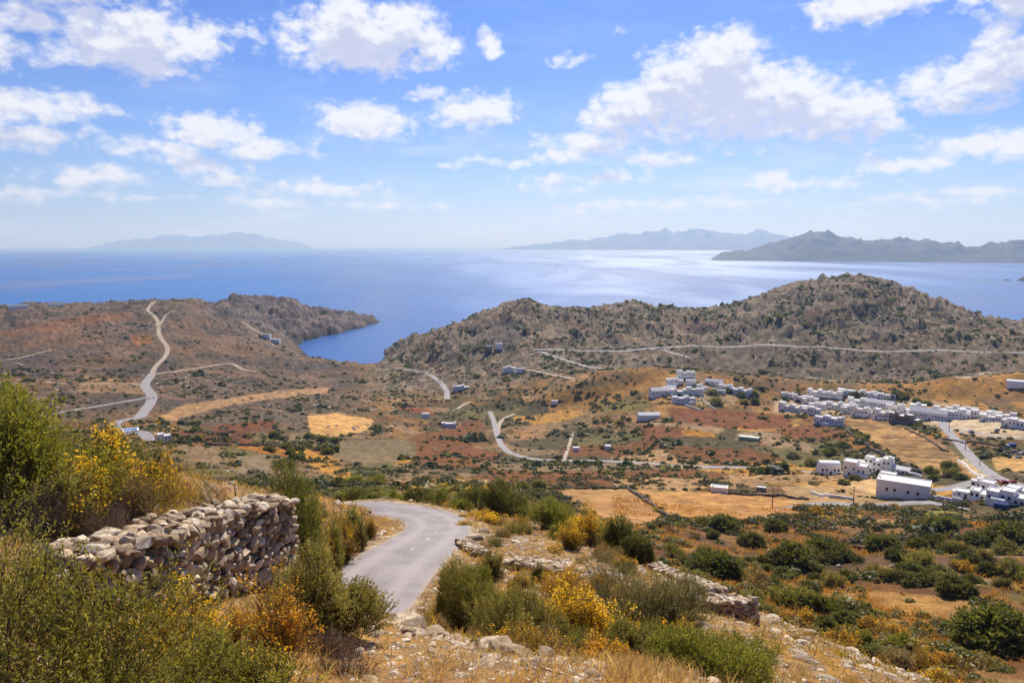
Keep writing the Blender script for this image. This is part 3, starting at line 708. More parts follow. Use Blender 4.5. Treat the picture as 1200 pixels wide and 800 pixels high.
# ---------------------------------------------------------------- plant materials
def leaf_mat(name, trans=.35, rough=.6, hj=.022):
    m = bpy.data.materials.new(name); m.use_nodes = True; nt = NT(m.node_tree); nt.n.clear()
    a = nt.new('ShaderNodeAttribute'); a.attribute_name = 'Col'
    oi = nt.new('ShaderNodeObjectInfo'); hs = nt.new('ShaderNodeHueSaturation'); nt.l.new(a.outputs['Color'], hs.inputs['Color'])
    nt.l.new(nt.math('MULTIPLY_ADD', oi.outputs['Random'], hj, .5-hj*.4), hs.inputs['Hue']); 
    wn = nt.new('ShaderNodeTexWhiteNoise'); wn.noise_dimensions = '1D'; nt.l.new(oi.outputs['Random'], wn.inputs['W']); nt.l.new(nt.math('MULTIPLY_ADD', wn.outputs['Value'], .5, .78), hs.inputs['Value'])
    b = nt.new('ShaderNodeBsdfPrincipled'); nt.l.new(hs.outputs[0], b.inputs['Base Color']); b.inputs['Roughness'].default_value = rough; b.inputs['Specular IOR Level'].default_value = .3
    t = nt.new('ShaderNodeBsdfTranslucent'); nt.l.new(nt.mix(1.0, hs.outputs[0], (1.5, 1.45, .9, 1), 'MULTIPLY'), t.inputs[0])
    mx = nt.new('ShaderNodeMixShader'); mx.inputs[0].default_value = trans; nt.l.new(b.outputs[0], mx.inputs[1]); nt.l.new(t.outputs[0], mx.inputs[2])
    o = nt.new('ShaderNodeOutputMaterial'); nt.l.new(mx.outputs[0], o.inputs[0]); return m
LEAF = leaf_mat('leaf'); PETAL = leaf_mat('petal', .4, .5, .004)
def plain_mat(name, c, k=.62, rough=.9, var=.25, scale=6, bump=0):
    m, nt, b = new_mat(name); g = nt.new('ShaderNodeNewGeometry')
    n = nt.noise(g.outputs['Position'], scale, 5, .6); f = nt.ramp(n, .25, .75, 1-var, 1+var); v = nt.new('ShaderNodeCombineColor')
    for q in range(3): nt.l.new(f, v.inputs[q])
    nt.l.new(nt.mix(1.0, C4(c, k), v.outputs[0], 'MULTIPLY'), b.inputs['Base Color']); b.inputs['Roughness'].default_value = rough; b.inputs['Specular IOR Level'].default_value = .2
    if bump:
        bp = nt.new('ShaderNodeBump'); bp.inputs['Strength'].default_value = .6; bp.inputs['Distance'].default_value = bump; nt.l.new(n, bp.inputs['Height']); nt.l.new(bp.outputs[0], b.inputs['Normal'])
    return m
BARK = plain_mat('bark', (120, 98, 78), .6, var=.35, scale=30); DRYTWIG = plain_mat('dry_twig', (176, 150, 120), .62, var=.3, scale=20)

def unit(v): return v/(np.linalg.norm(v, axis=-1, keepdims=True)+1e-9)
def leafquads(B, Dv, L, W, rg):
    """diamond leaves with a fold: B base points, Dv directions, L lengths, W widths"""
    n = len(B); up = unit(rg.normal(size=(n, 3))+np.array([0, 0, .6])); side = unit(np.cross(Dv, up)); nr = np.cross(side, Dv)
    L = np.broadcast_to(L, n)[:, None]; W = np.broadcast_to(W, n)[:, None]
    mid = B+Dv*L*.5+nr*W*.25
    V_ = np.stack([B, mid+side*W*.5, B+Dv*L, mid-side*W*.5], 1).reshape(-1, 3)
    return V_, np.arange(n*4).reshape(n, 4)
def tubes(A, Bp, r0, r1):
    """three-sided tubes from A to B"""
    n = len(A); d = unit(Bp-A); u = unit(np.cross(d, np.array([.3, .5, .81]))); w = np.cross(d, u)
    r0 = np.broadcast_to(r0, n)[:, None]; r1 = np.broadcast_to(r1, n)[:, None]; V_ = []
    for k in range(3):
        o = u*math.cos(k*2.094)+w*math.sin(k*2.094); V_.append(A+o*r0); V_.append(Bp+o*r1)
    V_ = np.stack(V_, 1).reshape(-1, 3); base = (np.arange(n)*6)[:, None]
    Q = np.concatenate([base+np.array([0, 2, 3, 1]), base+np.array([2, 4, 5, 3]), base+np.array([4, 0, 1, 5])]); return V_, Q
STY = {  # leaf colours, leaf length, width, per sprig, sprig length, upright, twig colour, flower colours, flower share
 'thorny': dict(c=[(140,132,48),(112,108,40),(172,156,72),(92,92,36)], L=.030, W=.009, k=9, sl=.11, up=.5),
 'olive':  dict(c=[(146,136,68),(122,114,56),(168,152,86),(104,100,50)], L=.034, W=.011, k=10, sl=.13, up=.9),
 'green':  dict(c=[(142,136,50),(116,116,40),(170,158,66),(94,98,40)], L=.036, W=.012, k=10, sl=.14, up=.8),
 'grey':   dict(c=[(148,138,86),(128,120,74),(166,150,100),(112,106,66)], L=.034, W=.010, k=10, sl=.14, up=.9),
 'dark':   dict(c=[(112,110,46),(94,96,40),(134,126,56),(80,84,36)], L=.034, W=.014, k=12, sl=.10, up=.4),
 'broom':  dict(c=[(150,128,44),(126,112,42),(172,138,52)], L=.030, W=.007, k=7, sl=.16, up=1.3, f=[(236,190,44),(226,172,36),(240,204,74)], fs=.6),
 'orange': dict(c=[(160,126,66),(136,112,60),(176,140,76)], L=.026, W=.007, k=6, sl=.14, up=1.2, f=[(232,172,48),(220,156,40),(238,188,62)], fs=.45),
 'gold':   dict(c=[(184,142,52),(158,124,50),(198,158,70),(132,114,48)], L=.030, W=.009, k=9, sl=.10, up=.8, f=[(236,184,40),(222,164,34)], fs=.22),
 'brown':  dict(c=[(162,132,86),(142,116,74),(176,146,100),(128,110,64)], L=.028, W=.007, k=8, sl=.10, up=.9),
 'dry':    dict(c=[(188,158,120),(164,136,102)], L=.05, W=.004, k=3, sl=.12, up=.9),
}
def bush_data(style, rx, ry, h, nsprig, scale, seed, lumps=9, stems=14, flowers=None):
    """returns foliage (V,Q,C), stems (V,Q), flowers (V,Q,C)"""
    st = STY[style]; rg = np.random.default_rng(seed)
    th = rg.random(lumps)*6.283; rr = np.sqrt(rg.random(lumps))*.74
    rr *= (.72 if style == 'dark' else 1); lr = rg.uniform(.24, .46, lumps)*(1.3 if style == 'dark' else 1); lr[0] = .55; rr[0] = .1
    lc = np.stack([np.cos(th)*rr, np.sin(th)*rr, rg.uniform(.22, .66, lumps)*(1-.5*rr)], 1)
    k = rg.integers(0, lumps, nsprig*3); dv = unit(rg.normal(size=(nsprig*3, 3))+np.array([0, 0, .35])); k = rg.choice(lumps, nsprig*3, p=lr**2/(lr**2).sum())
    rad = np.where(rg.random(nsprig*3) < .72, rg.uniform(.80, 1.14, nsprig*3), rg.random(nsprig*3)**.5*.85)
    P = lc[k]+dv*(lr[k]*rad)[:, None]*np.array([1, 1, .92]); P = P*(1+.28*(np.sin(P[:, 0]*5.1+seed)*np.sin(P[:, 1]*4.7+seed*2.1)))[:, None]
    ok = (P[:, 2] > .04); P = P[ok][:nsprig]; dv = dv[ok][:nsprig]; n = len(P)
    P[:, :2] /= np.percentile(np.abs(P[:, :2]), 96, axis=0)*1.03; P[:, 2] /= np.percentile(P[:, 2], 98.5)
    if style == 'dark':
        rr_ = np.sqrt(P[:, 0]**2+P[:, 1]**2+((P[:, 2]-.42)/.6)**2); P /= np.maximum(1, rr_*.96)[:, None]; P[:, 2] = np.maximum(P[:, 2], .03)
    # uneven outline: drop some zones
    hole = np.sin(P[:, 0]*9+seed)+np.sin(P[:, 1]*8+seed*1.7)+np.sin(P[:, 2]*11+seed*.6)
    kp = hole > -1.75; P = P[kp]; dv = dv[kp]; n = len(P)
    P = P*np.array([rx, ry, h*1.02]); out = unit(dv*np.array([1, 1, .8])+np.array([0, 0, st['up']])+rg.normal(size=(n, 3))*.25)
    sl = st['sl']*scale*rg.uniform(.6, 1.3, n); K = st['k']
    t = (np.arange(K)+.5)/K; B = P[:, None, :]+out[:, None, :]*(t[None, :]*sl[:, None])[..., None]-out[:, None, :]*(sl*.5)[:, None, None]
    B = B.reshape(-1, 3); dd = unit(np.repeat(out, K, 0)*.7+rg.normal(size=(n*K, 3))*.62)
    L = st['L']*scale*rg.uniform(.6, 1.35, n*K); W = st['W']*scale*rg.uniform(.8, 1.3, n*K)
    V_, Q = leafquads(B, dd, L, W, rg)
    cs = np.array([lin(c) for c in st['c']])*.92; w = rg.dirichlet(np.ones(len(cs))*.8, n); cc = (w@cs)*rg.uniform(.75, 1.25, n)[:, None]
    cc = np.repeat(cc, K, 0)*rg.uniform(.8, 1.2, n*K)[:, None]; C_ = np.repeat(cc, 4, 0)
    # twigs: axis of every (third) sprig and main stems
    m = slice(None, None, 2 if style != 'dry' else 1); A = P[m]-out[m]*(sl[m]*1.1)[:, None]; E = P[m]+out[m]*(sl[m]*.5)[:, None]
    tr = .0016*scale; V1, Q1 = tubes(A, E, tr*1.5, tr*.6)
    ns = stems; tipi = rg.integers(0, n, ns*3); T = P[tipi]*.82; base = np.column_stack([rg.normal(size=(ns*3))*rx*.08, rg.normal(size=(ns*3))*ry*.08, np.zeros(ns*3)-.05])
    midp = base*.4+T*.6*np.array([.75, .75, 1])+rg.normal(size=(ns*3, 3))*.04*h
    r = .012*max(h, .4)*scale**.3; V2, Q2 = tubes(base, midp, r, r*.6); V3, Q3 = tubes(midp, T, r*.6, r*.2)
    Vs = np.concatenate([V1, V2, V3]); Qs = np.concatenate([Q1, Q2+len(V1), Q3+len(V1)+len(V2)])
    fl = None
    if 'f' in st and (flowers is None or flowers > 0):
        fs = st['fs'] if flowers is None else flowers
        spray = sstep(-.3, .9, np.sin(P[:, 0]*7/rx+seed)+np.sin(P[:, 1]*6/ry+seed*2.3)+np.sin(P[:, 2]*8/h+seed)); top = (rg.random(n) < .25+1.4*spray) & (out[:, 2] > .2) & (rg.random(n) < fs*np.clip((P[:, 2]/h-.15)*1.6, .1, 1)); FP = P[top]+out[top]*(sl[top]*.5)[:, None]; kf = 5
        FB = np.repeat(FP, kf, 0)+rg.normal(size=(len(FP)*kf, 3))*.03*scale; fd = unit(rg.normal(size=(len(FB), 3))+np.array([0, 0, .5]))
        fV, fQ = leafquads(FB, fd, .034*scale*rg.uniform(.7, 1.3, len(FB)), .027*scale, rg)
        fc = np.array([lin(c) for c in st['f']])*.85; fC = np.repeat(fc[rg.integers(0, len(fc), len(FB))]*rg.uniform(.8, 1.15, len(FB))[:, None], 4, 0)
        fl = (fV, fQ, fC)
    return (V_, Q, C_), (Vs, Qs), fl
def bush(name, loc, style, rx, ry, h, nsprig, scale, seed, label, cat='shrub', group=None, lumps=9, stems=14, flowers=None, trunk=False):
    root = empty(name, loc, label, cat, group)
    f, s, fl = bush_data(style, rx, ry, h, nsprig, scale, seed, lumps, stems, flowers)
    mesh_np('twigs' if style == 'dry' else 'foliage', f[0], f[1], DRYTWIG if style == 'dry' else LEAF, f[2], parent=root)
    mesh_np('stems', s[0], s[1], DRYTWIG if style in ('dry', 'brown') else BARK, parent=root)
    if fl: tag(mesh_np('flowers', fl[0], fl[1], PETAL, fl[2], parent=root), kind='stuff')
    return root
def px2m(px, D): return px*D/F

# ---------------------------------------------------------------- the near bushes, each its own
B = lambda px, D, style, wpx, top, n, sc, seed, name, label, dy=.85, lumps=9, **k: _B(px, D, style, wpx, top, n, sc, seed, name, label, dy, lumps, **k)
def _B(px, D, style, wpx, top, n, sc, seed, name, label, dy, lumps, base=None, **k):
    p = at(px, D, base or 640); rx = px2m(wpx, D)/2
    a, s = pix_az_s(px, top); h = (CAMZ-float(s)*(D-.15*rx))-p[2]; h = max(h-STY[style]['sl']*sc*.5, .15); rx = max(rx-STY[style]['sl']*sc*.3, rx*.6)
    return bush(name, p-np.array([0, 0, .04]), style, rx, rx*dy, h, n, sc, seed, label, lumps=lumps, **k)
B(5, 4.2, 'thorny', 420, 646, 9500, .95, 1, 'thorny_bush', 'large dense thorny green bush filling the bottom left corner', lumps=12, stems=30)
B(205, 4.5, 'thorny', 230, 764, 5200, .9, 2, 'thorny_bush', 'lower thorny green bush spreading right from the corner bush', lumps=9, stems=20)
B(213, 7.2, 'broom', 112, 690, 2400, 1.0, 3, 'flowering_shrub', 'bright yellow flowering shrub just below the left stone wall')
B(312, 8.0, 'orange', 96, 684, 2200, 1.05, 4, 'flowering_shrub', 'orange yellow flowering shrub between the wall and olive bush')
B(368, 9.6, 'olive', 140, 654, 5200, 1.25, 5, 'evergreen_bush', 'olive green bush beside the wall end at the near road edge', lumps=10)
B(300, 5.2, 'broom', 130, 772, 1000, .8, 6, 'flowering_shrub', 'sparse small yellow flowers at the bottom edge left of centre')
B(385, 8.6, 'dry', 75, 735, 700, 1.2, 7, 'dry_shrub', 'dry brown twiggy shrub in front of the olive bush')
B(395, 7.4, 'dry', 90, 772, 600, 1.0, 8, 'dry_shrub', 'grey dry shrub at the bottom edge by the gravel bank')
B(-10, 13.2, 'green', 190, 462, 8000, 1.7, 9, 'tall_bush', 'tall dark olive bush at the left edge, highest of all', lumps=12, stems=26)
B(92, 15.5, 'olive', 116, 506, 3600, 1.5, 10, 'evergreen_bush', 'olive bush rising behind the yellow shrub on the left slope')
B(130, 13.8, 'broom', 92, 518, 2800, 1.5, 11, 'flowering_shrub', 'tall bright yellow broom shrub in the middle of the left thicket')
B(68, 12.6, 'broom', 92, 545, 2200, 1.4, 12, 'flowering_shrub', 'lower yellow broom shrub in front of the tall left bush')
B(152, 13.4, 'brown', 74, 545, 1500, 1.4, 13, 'evergreen_bush', 'brown green scrub below the tall yellow broom')
B(30, 12.4, 'olive', 100, 540, 2000, 1.3, 113, 'evergreen_bush', 'olive scrub under the tall bush at the left edge')
B(172, 17.5, 'olive', 66, 514, 1500, 1.6, 14, 'evergreen_bush', 'dark olive bush on the slope crest right of the thicket')
B(196, 19.5, 'broom', 44, 533, 900, 1.5, 15, 'flowering_shrub', 'round yellow shrub on the crest right of the thicket')
B(176, 17, 'gold', 66, 538, 1100, 1.6, 16, 'golden_cushion', 'golden brown shrub just left of the round crest shrub')
B(45, 11.9, 'dry', 95, 566, 800, 1.3, 17, 'dry_shrub', 'bare dry shrub under the left edge bushes')
B(98, 12.2, 'dry', 85, 572, 800, 1.3, 18, 'dry_shrub', 'bare dry shrub under the yellow broom above the wall')
B(150, 13.0, 'dry', 80, 566, 800, 1.3, 19, 'dry_shrub', 'bare grey shrub above the middle of the stone wall')
B(120, 11.8, 'dry', 60, 594, 500, 1.2, 20, 'dry_shrub', 'low dry shrub close behind the left part of the wall')
B(334, 29, 'dark', 100, 546, 11000, 1.7, 21, 'dark_bush', 'dense dark green round bush behind the right end of the wall', lumps=11, base=600)
for i, (px, D, stl, w_, top, lb) in enumerate([
 (222,23,'gold',34,548,'low golden shrub on the left slope crest'),(240,25,'olive',36,552,'low olive shrub on the left slope crest'),(205,21,'brown',40,553,'brown shrub below the round yellow crest shrub'),
 (258,27,'brown',34,560,'brownish shrub midway along the left slope crest'),(277,31,'gold',32,564,'golden low shrub near the right end of the left crest'),(236,21,'green',22,572,'tiny green cushion in grass above the wall'),
 (293,33,'olive',30,569,'olive shrub left of the dark round bush'),(372,33,'gold',40,598,'golden cushion shrub right of the dark round bush'),(352,31,'gold',34,612,'golden shrub at the foot of the dark round bush'),
 (390,37,'green',26,603,'green cushion shrub on the bank inside the bend'),(404,42,'gold',30,600,'golden shrub on top of the bank inside the bend'),(421,47,'olive',26,602,'olive cushion near the tip of the bank inside the bend'),
 (386,40,'brown',30,592,'brown shrub on the upper bank behind the dark bush'),(412,52,'green',24,592,'green shrub at the far top of the inner bank'),(433,53,'gold',18,606,'small golden cushion at the tip of the inner bank'),
 (368,44,'olive',28,588,'olive shrub showing above the dark round bush on its right')]):
    B(px, D, stl, w_, top, 650 if w_ > 24 else 420, 2.0*(D/26)**.7, 30+i, 'golden_cushion' if stl in ('gold','brown') else 'cushion_shrub', lb, base=600)
# right of the road
for i, (px, D, stl, w_, top, n, sc, nm, lb) in enumerate([
 (552,22.5,'green',122,676,4600,1.9,'evergreen_bush','bright green bush below the right road edge, nearest the road'),
 (612,15.5,'olive',112,696,4000,1.5,'evergreen_bush','grey green bush in front of the bright green roadside bush'),
 (684,17.0,'broom',118,692,3800,1.6,'flowering_shrub','big yellow flowering shrub low in the centre right foreground'),
 (662,25,'gold',70,668,1600,2.0,'golden_cushion','golden shrub just behind the big yellow shrub'),
 (758,20.5,'grey',150,680,5600,1.9,'grey_bush','wide grey green bush below the dry stone terrace'),
 (738,14.6,'olive',84,732,2200,1.4,'evergreen_bush','olive bush in front of the wide grey green bush'),
 (838,12.0,'green',150,752,5200,1.3,'evergreen_bush','yellow green bush cut by the bottom edge right of centre'),
 (716,11.2,'orange',92,766,1900,1.2,'flowering_shrub','orange flowering shrub cut by the bottom edge'),
 (645,14.2,'brown',70,735,1300,1.4,'brown_shrub','brown twiggy shrub under the big yellow shrub'),
 (800,17.5,'gold',60,728,1100,1.6,'golden_cushion','golden shrub right of the olive bush in the foreground'),
 (530,30,'brown',32,656,700,2.2,'brown_shrub','dark brown round shrub beside the outer road edge'),
 (562,31,'green',36,660,900,2.2,'cushion_shrub','small bright green shrub above the roadside bush'),
 (577,35,'olive',32,644,800,2.3,'cushion_shrub','olive shrub upslope of the small bright green shrub'),
 (630,32,'olive',28,662,700,2.2,'cushion_shrub','round olive shrub against the pale stone terrace'),
 (610,31,'gold',32,668,700,2.2,'golden_cushion','golden shrub left of the round olive shrub by the terrace'),
 (700,30,'gold',34,672,700,2.2,'golden_cushion','golden shrub between the terrace wall and grey bush'),
 (608,60,'olive',36,612,900,3.2,'evergreen_bush','olive shrub on the crest right of the road bend'),
 (672,50,'broom',38,617,1500,2.9,'flowering_shrub','round bright yellow shrub alone in front of the crest thicket'),
 (696,57,'broom',58,596,2000,3.2,'flowering_shrub','tall yellow broom in the crest thicket'),
 (636,66,'green',62,588,1900,3.6,'evergreen_bush','leafy green bush on the crest left of the yellow broom'),
 (724,56,'dark',60,606,2200,3.2,'dark_bush','dark green bush right of the yellow broom on the crest'),
 (662,70,'green',50,588,1500,3.8,'evergreen_bush','green bush in the crest thicket behind the lone yellow shrub'),
 (745,50,'dark',44,628,1300,3.0,'dark_bush','dark green bush lowest in the crest thicket'),
 (708,47,'brown',40,640,900,2.8,'brown_shrub','brown shrub below the crest thicket beside bare stones'),
 (730,45,'gold',30,650,700,2.6,'golden_cushion','golden shrub under the dark crest bush'),
 (583,84,'dark',46,566,1600,4.2,'dark_bush','dark pointed bush behind the crest right of the bend'),
 (606,86,'green',42,570,1300,4.2,'evergreen_bush','green bush beside the dark pointed bush beyond the bend'),
 (556,70,'gold',32,602,800,3.2,'golden_cushion','golden shrub on the outer verge of the bend'),
 (545,62,'broom',20,612,500,3.0,'flowering_shrub','small yellow shrub on the outer verge of the bend'),
 (575,66,'broom',40,600,900,3.2,'flowering_shrub','yellow green shrub on the crest above the bend'),
 (590,56,'brown',26,620,600,2.8,'brown_shrub','rounded brown shrub on the crest above the bend'),
 (565,47,'brown',24,633,500,2.6,'brown_shrub','grey brown shrub between road edge and stony slope'),
 (525,88,'gold',26,588,600,4,'golden_cushion','golden shrub on the far verge at the top of the bend'),
 (508,92,'olive',30,584,800,4,'evergreen_bush','olive shrub above the far end of the bend'),
 (540,86,'green',30,583,800,4,'evergreen_bush','green shrub right of the far verge of the bend'),
 (492,100,'dark',40,572,1100,4.4,'dark_bush','dark bush behind the far edge of the bend'),
 (465,104,'green',34,574,900,4.4,'evergreen_bush','green bush above the middle of the far road edge'),
 (440,106,'olive',34,574,900,4.4,'evergreen_bush','olive bush above the left part of the far road edge'),
 (414,108,'green',34,572,900,4.4,'evergreen_bush','green bush where the road leaves behind the bank'),
 (522,105,'green',36,568,1000,4.4,'evergreen_bush','leafy bush behind the dark bush at the bend'),
 (552,104,'dark',40,566,1100,4.4,'dark_bush','dark bush left of the dark pointed bush beyond the bend')]):
    B(px, D, stl, w_, top, n, sc, 60+i, nm, lb, base=640, lumps=9 if w_ > 40 else 7)
# ---------------------------------------------------------------- stones
def stone_mat(name, k=.62, sc=9):
    m, nt, b = new_mat(name); g = nt.new('ShaderNodeNewGeometry'); P = g.outputs['Position']
    a = nt.new('ShaderNodeAttribute'); a.attribute_name = 'Col'
    n1 = nt.noise(P, sc, 8, .65); n2 = nt.noise(P, sc*.35, 5, .6)
    f = nt.ramp(n1, .25, .75, .62, 1.3); v = nt.new('ShaderNodeCombineColor')
    for q in range(3): nt.l.new(f, v.inputs[q])
    c = nt.mix(1.0, a.outputs['Color'], v.outputs[0], 'MULTIPLY')
    c = nt.mix(nt.ramp(n2, .54, .66, 0, .55), c, C4((150, 128, 92), k))         # ochre lichen and earth
    c = nt.mix(nt.ramp(nt.noise(P, sc*1.7, 4, .6), .60, .68, 0, .6), c, C4((96, 88, 82), k))
    nt.l.new(c, b.inputs['Base Color']); b.inputs['Roughness'].default_value = .92; b.inputs['Specular IOR Level'].default_value = .2
    bp = nt.new('ShaderNodeBump'); bp.inputs['Strength'].default_value = .8; bp.inputs['Distance'].default_value = .03; nt.l.new(n1, bp.inputs['Height']); nt.l.new(bp.outputs[0], b.inputs['Normal'])
    return m
STONE = stone_mat('weathered_limestone')
def ico(sub):
    import bmesh
    bm = bmesh.new(); bmesh.ops.create_icosphere(bm, subdivisions=sub, radius=1)
    v = np.array([p.co[:] for p in bm.verts]); f = np.array([[q.index for q in t.verts] for t in bm.faces]); bm.free(); return v, f
ICO = {k: ico(k) for k in (1, 2, 3)}
SC = np.array([lin((222, 196, 162)), lin((196, 168, 134)), lin((236, 214, 184)), lin((168, 142, 112))])*.72
def stones(C, Rxyz, sub, rg, boxy=.0, tilt=.3, yaw=None, lo=.58):
    """many irregular stones: centres C (n,3), half sizes Rxyz (n,3)"""
    v, f = ICO[sub]; n = len(C)
    q = rg.normal(size=(n, 9, 3)); q /= np.linalg.norm(q, axis=-1, keepdims=True); d = rg.uniform(lo, 1.0, (n, 9))
    V_ = np.broadcast_to(v, (n,)+v.shape).copy()
    if boxy: V_ = V_/(np.abs(V_).max(-1, keepdims=True))*boxy+V_*(1-boxy)
    for k in range(9):                                   # cut with random planes: flat broken faces
        t = np.einsum('nvk,nk->nv', V_, q[:, k]); over = np.maximum(t-d[:, k][:, None], 0)
        V_ -= over[..., None]*q[:, k][:, None, :]*.92
    V_ *= 1+(rg.random((n, len(v), 1))-.5)*.06
    V_ *= Rxyz[:, None, :]
    yaw = rg.random(n)*6.283 if yaw is None else yaw
    tx = rg.normal(size=n)*tilt
    c, s = np.cos(tx)[:, None], np.sin(tx)[:, None]; y, z = V_[..., 1].copy(), V_[..., 2].copy(); V_[..., 1] = y*c-z*s; V_[..., 2] = y*s+z*c
    c, s = np.cos(yaw)[:, None], np.sin(yaw)[:, None]; x, y = V_[..., 0].copy(), V_[..., 1].copy(); V_[..., 0] = x*c-y*s; V_[..., 1] = x*s+y*c
    V_ += C[:, None, :]
    Fq = (f[None]+(np.arange(n)*len(v))[:, None, None]).reshape(-1, 3)
    col = SC[rg.integers(0, 4, n)]*rg.uniform(.8, 1.15, n)[:, None]
    return V_.reshape(-1, 3), Fq, np.repeat(col, len(v), 0)

# the big dry stone wall at left
def dry_wall(name, ends, thick, ss, label, seed, course=.17, group=None, core=True, sub=2, loc=None):
    """ends: list of (x, y, zbottom, ztop) along the wall"""
    rg = np.random.default_rng(seed); E = np.array(ends, float)
    L = np.concatenate([[0], np.cumsum(np.hypot(np.diff(E[:, 0]), np.diff(E[:, 1])))]); tot = L[-1]
    def P(t): return np.array([np.interp(t, L, E[:, k]) for k in range(4)])
    def N(t):
        a = P(max(t-.2, 0)); b = P(min(t+.2, tot)); d = (b-a)[:2]; d /= np.linalg.norm(d)+1e-9; return np.array([d[1], -d[0]]), math.atan2(d[1], d[0])
    Cs, Rs, Ys = [], [], []; Ct, Rt, Yt = [], [], []
    hmax = (E[:, 3]-E[:, 2]).max(); nc = int(hmax/course)+1
    for side in (1, -1):
        for c in range(nc):
            t = rg.random()*ss*.5
            while t < tot:
                w = ss*(rg.uniform(.8, 1.35) if rg.random() < .55 else rg.uniform(.35, .7)); p = P(t+w/2); h = p[3]-p[2]
                z = p[2]+(c+.5)*course
                if z < p[3]-course*.3:
                    n, yw = N(t+w/2); off = (thick/2-.10+.10*(1-(c+.5)/nc))*side+rg.normal()*.03
                    hh = course*rg.uniform(.50, .95)*(1 if w > ss*.7 else .62)
                    Cs.append([p[0]+n[0]*off, p[1]+n[1]*off, z+rg.normal()*.035]); Rs.append([w*.58, ss*rg.uniform(.34, .50), hh]); Ys.append(yw+rg.normal()*.12)
                t += w*.92
    t = 0
    while t < tot:                                       # loose top: flat capping stones lying across
        w = ss*rg.uniform(.6, 1.3)
        for u in np.arange(-.5, .55, .34 if ss > .25 else .24):
            p = P(min(t+w/2, tot)); n, yw = N(min(t+w/2, tot)); off = u*thick+rg.normal()*.04
            Ct.append([p[0]+n[0]*off, p[1]+n[1]*off, p[3]+rg.uniform(-.05, .06)]); Rt.append([w*rg.uniform(.4, .62), ss*rg.uniform(.3, .72), rg.uniform(.045, .13)*ss/.3]); Yt.append(yw+rg.normal()*.35)
        t += w*.8
    for e, sg in ((0, -1), (tot, 1)):                     # end faces
        p = P(e); n, yw = N(e); d = np.array([-n[1], n[0]])*(-1)
        d = np.array([math.cos(yw), math.sin(yw)])
        for c in range(int((p[3]-p[2])/course)):
            for u in np.arange(-.4, .45, .3):
                Cs.append([p[0]+n[0]*u*thick+d[0]*sg*.05, p[1]+n[1]*u*thick+d[1]*sg*.05, p[2]+(c+.5)*course+rg.normal()*.02]); Rs.append([ss*.45, ss*.45, course*.62]); Ys.append(yw+rg.normal()*.4)
    o0 = E[len(E)//2]; org = np.array([o0[0], o0[1], o0[2]])
    root = empty(name, org, label, 'wall', group)
    a = stones(np.array(Cs)-org, np.array(Rs), sub, rg, .85, .12, np.array(Ys), .52); b = stones(np.array(Ct)-org, np.array(Rt), sub, rg, .85, .10, np.array(Yt), .52)
    mesh_np('stonework', a[0], a[1], STONE, a[2], parent=root); mesh_np('capping_stones', b[0], b[1], STONE, b[2], parent=root)
    if core:                                              # rubble and earth packed in the middle
        n = len(E)*6; ts = np.linspace(.08, tot-.08, n); V_ = []
        for t in ts:
            p = P(t); nn, _ = N(t)
            for u, k in ((-1, 0), (-1, 1), (1, 1), (1, 0)):
                V_.append([p[0]+nn[0]*u*(thick/2-.10), p[1]+nn[1]*u*(thick/2-.10), (p[2]-.2 if k == 0 else p[3]-.06)])
        V_ = np.array(V_)-org; Q = []
        for i in range(n-1):
            for k in range(4): Q.append([i*4+k, (i+1)*4+k, (i+1)*4+(k+1) % 4, i*4+(k+1) % 4])
        Q.append([0, 1, 2, 3]); Q.append([(n-1)*4+3, (n-1)*4+2, (n-1)*4+1, (n-1)*4])
        mesh_np('rubble_core', V_, np.array(Q), CORE, parent=root)
    return root
CORE = plain_mat('packed_earth', (150, 124, 98), .5, bump=.05)
def wpt(px, D, pytop, h=None):
    a, s = pix_az_s(px, pytop); x, y = math.sin(a)*D, math.cos(a)*D; g = float(ground(x, y)); zt = CAMZ-float(s)*D
    return [x, y, min(g, zt-.15)-.08, zt]
W_ends = [wpt(62,10.2,655), wpt(100,10.5,644), wpt(150,11.2,632), wpt(205,12.3,613), wpt(262,13.7,597), wpt(322,15.2,584)]
dry_wall('dry_stone_wall', W_ends, .85, .235, 'thick dry stone wall of pale rounded stones on the left bank', 11, course=.135, sub=2)
def terrace(pts, h, thick, ss, label, seed, D0=None):
    E = []
    for p in pts:
        q = at(p[0], p[2], p[1]) if len(p) > 2 else hit(p[0], p[1], 22, 80); hh = h if np.ndim(h) == 0 else np.interp(p[0], [pts[0][0], pts[-1][0]], h)
        E.append([q[0], q[1], q[2]-.25, q[2]+hh])
    dry_wall('terrace_wall', E, thick, ss, label, seed, course=ss*.6, core=False, sub=2)
terrace([(596,655,40),(640,662,37),(676,671,35),(714,682,33.5)], .34, .8, .42, 'long low tumbled stone wall in the middle of the right slope', 21)
terrace([(772,694,33),(800,701,32),(830,710,31.5),(856,722,31),(876,736,30)], (.2, .85), .8, .34, 'stone terrace wall ending in a tall broken corner', 22)
terrace([(764,660,47.5),(790,670,45),(815,681,42.5),(842,695,38)], .45, .7, .42, 'upper tumbled stone wall along the slope crest', 23)
terrace([(540,636,50),(552,641,47),(566,647,44)], .3, .7, .42, 'short tumbled stone wall near the outer road edge', 24)
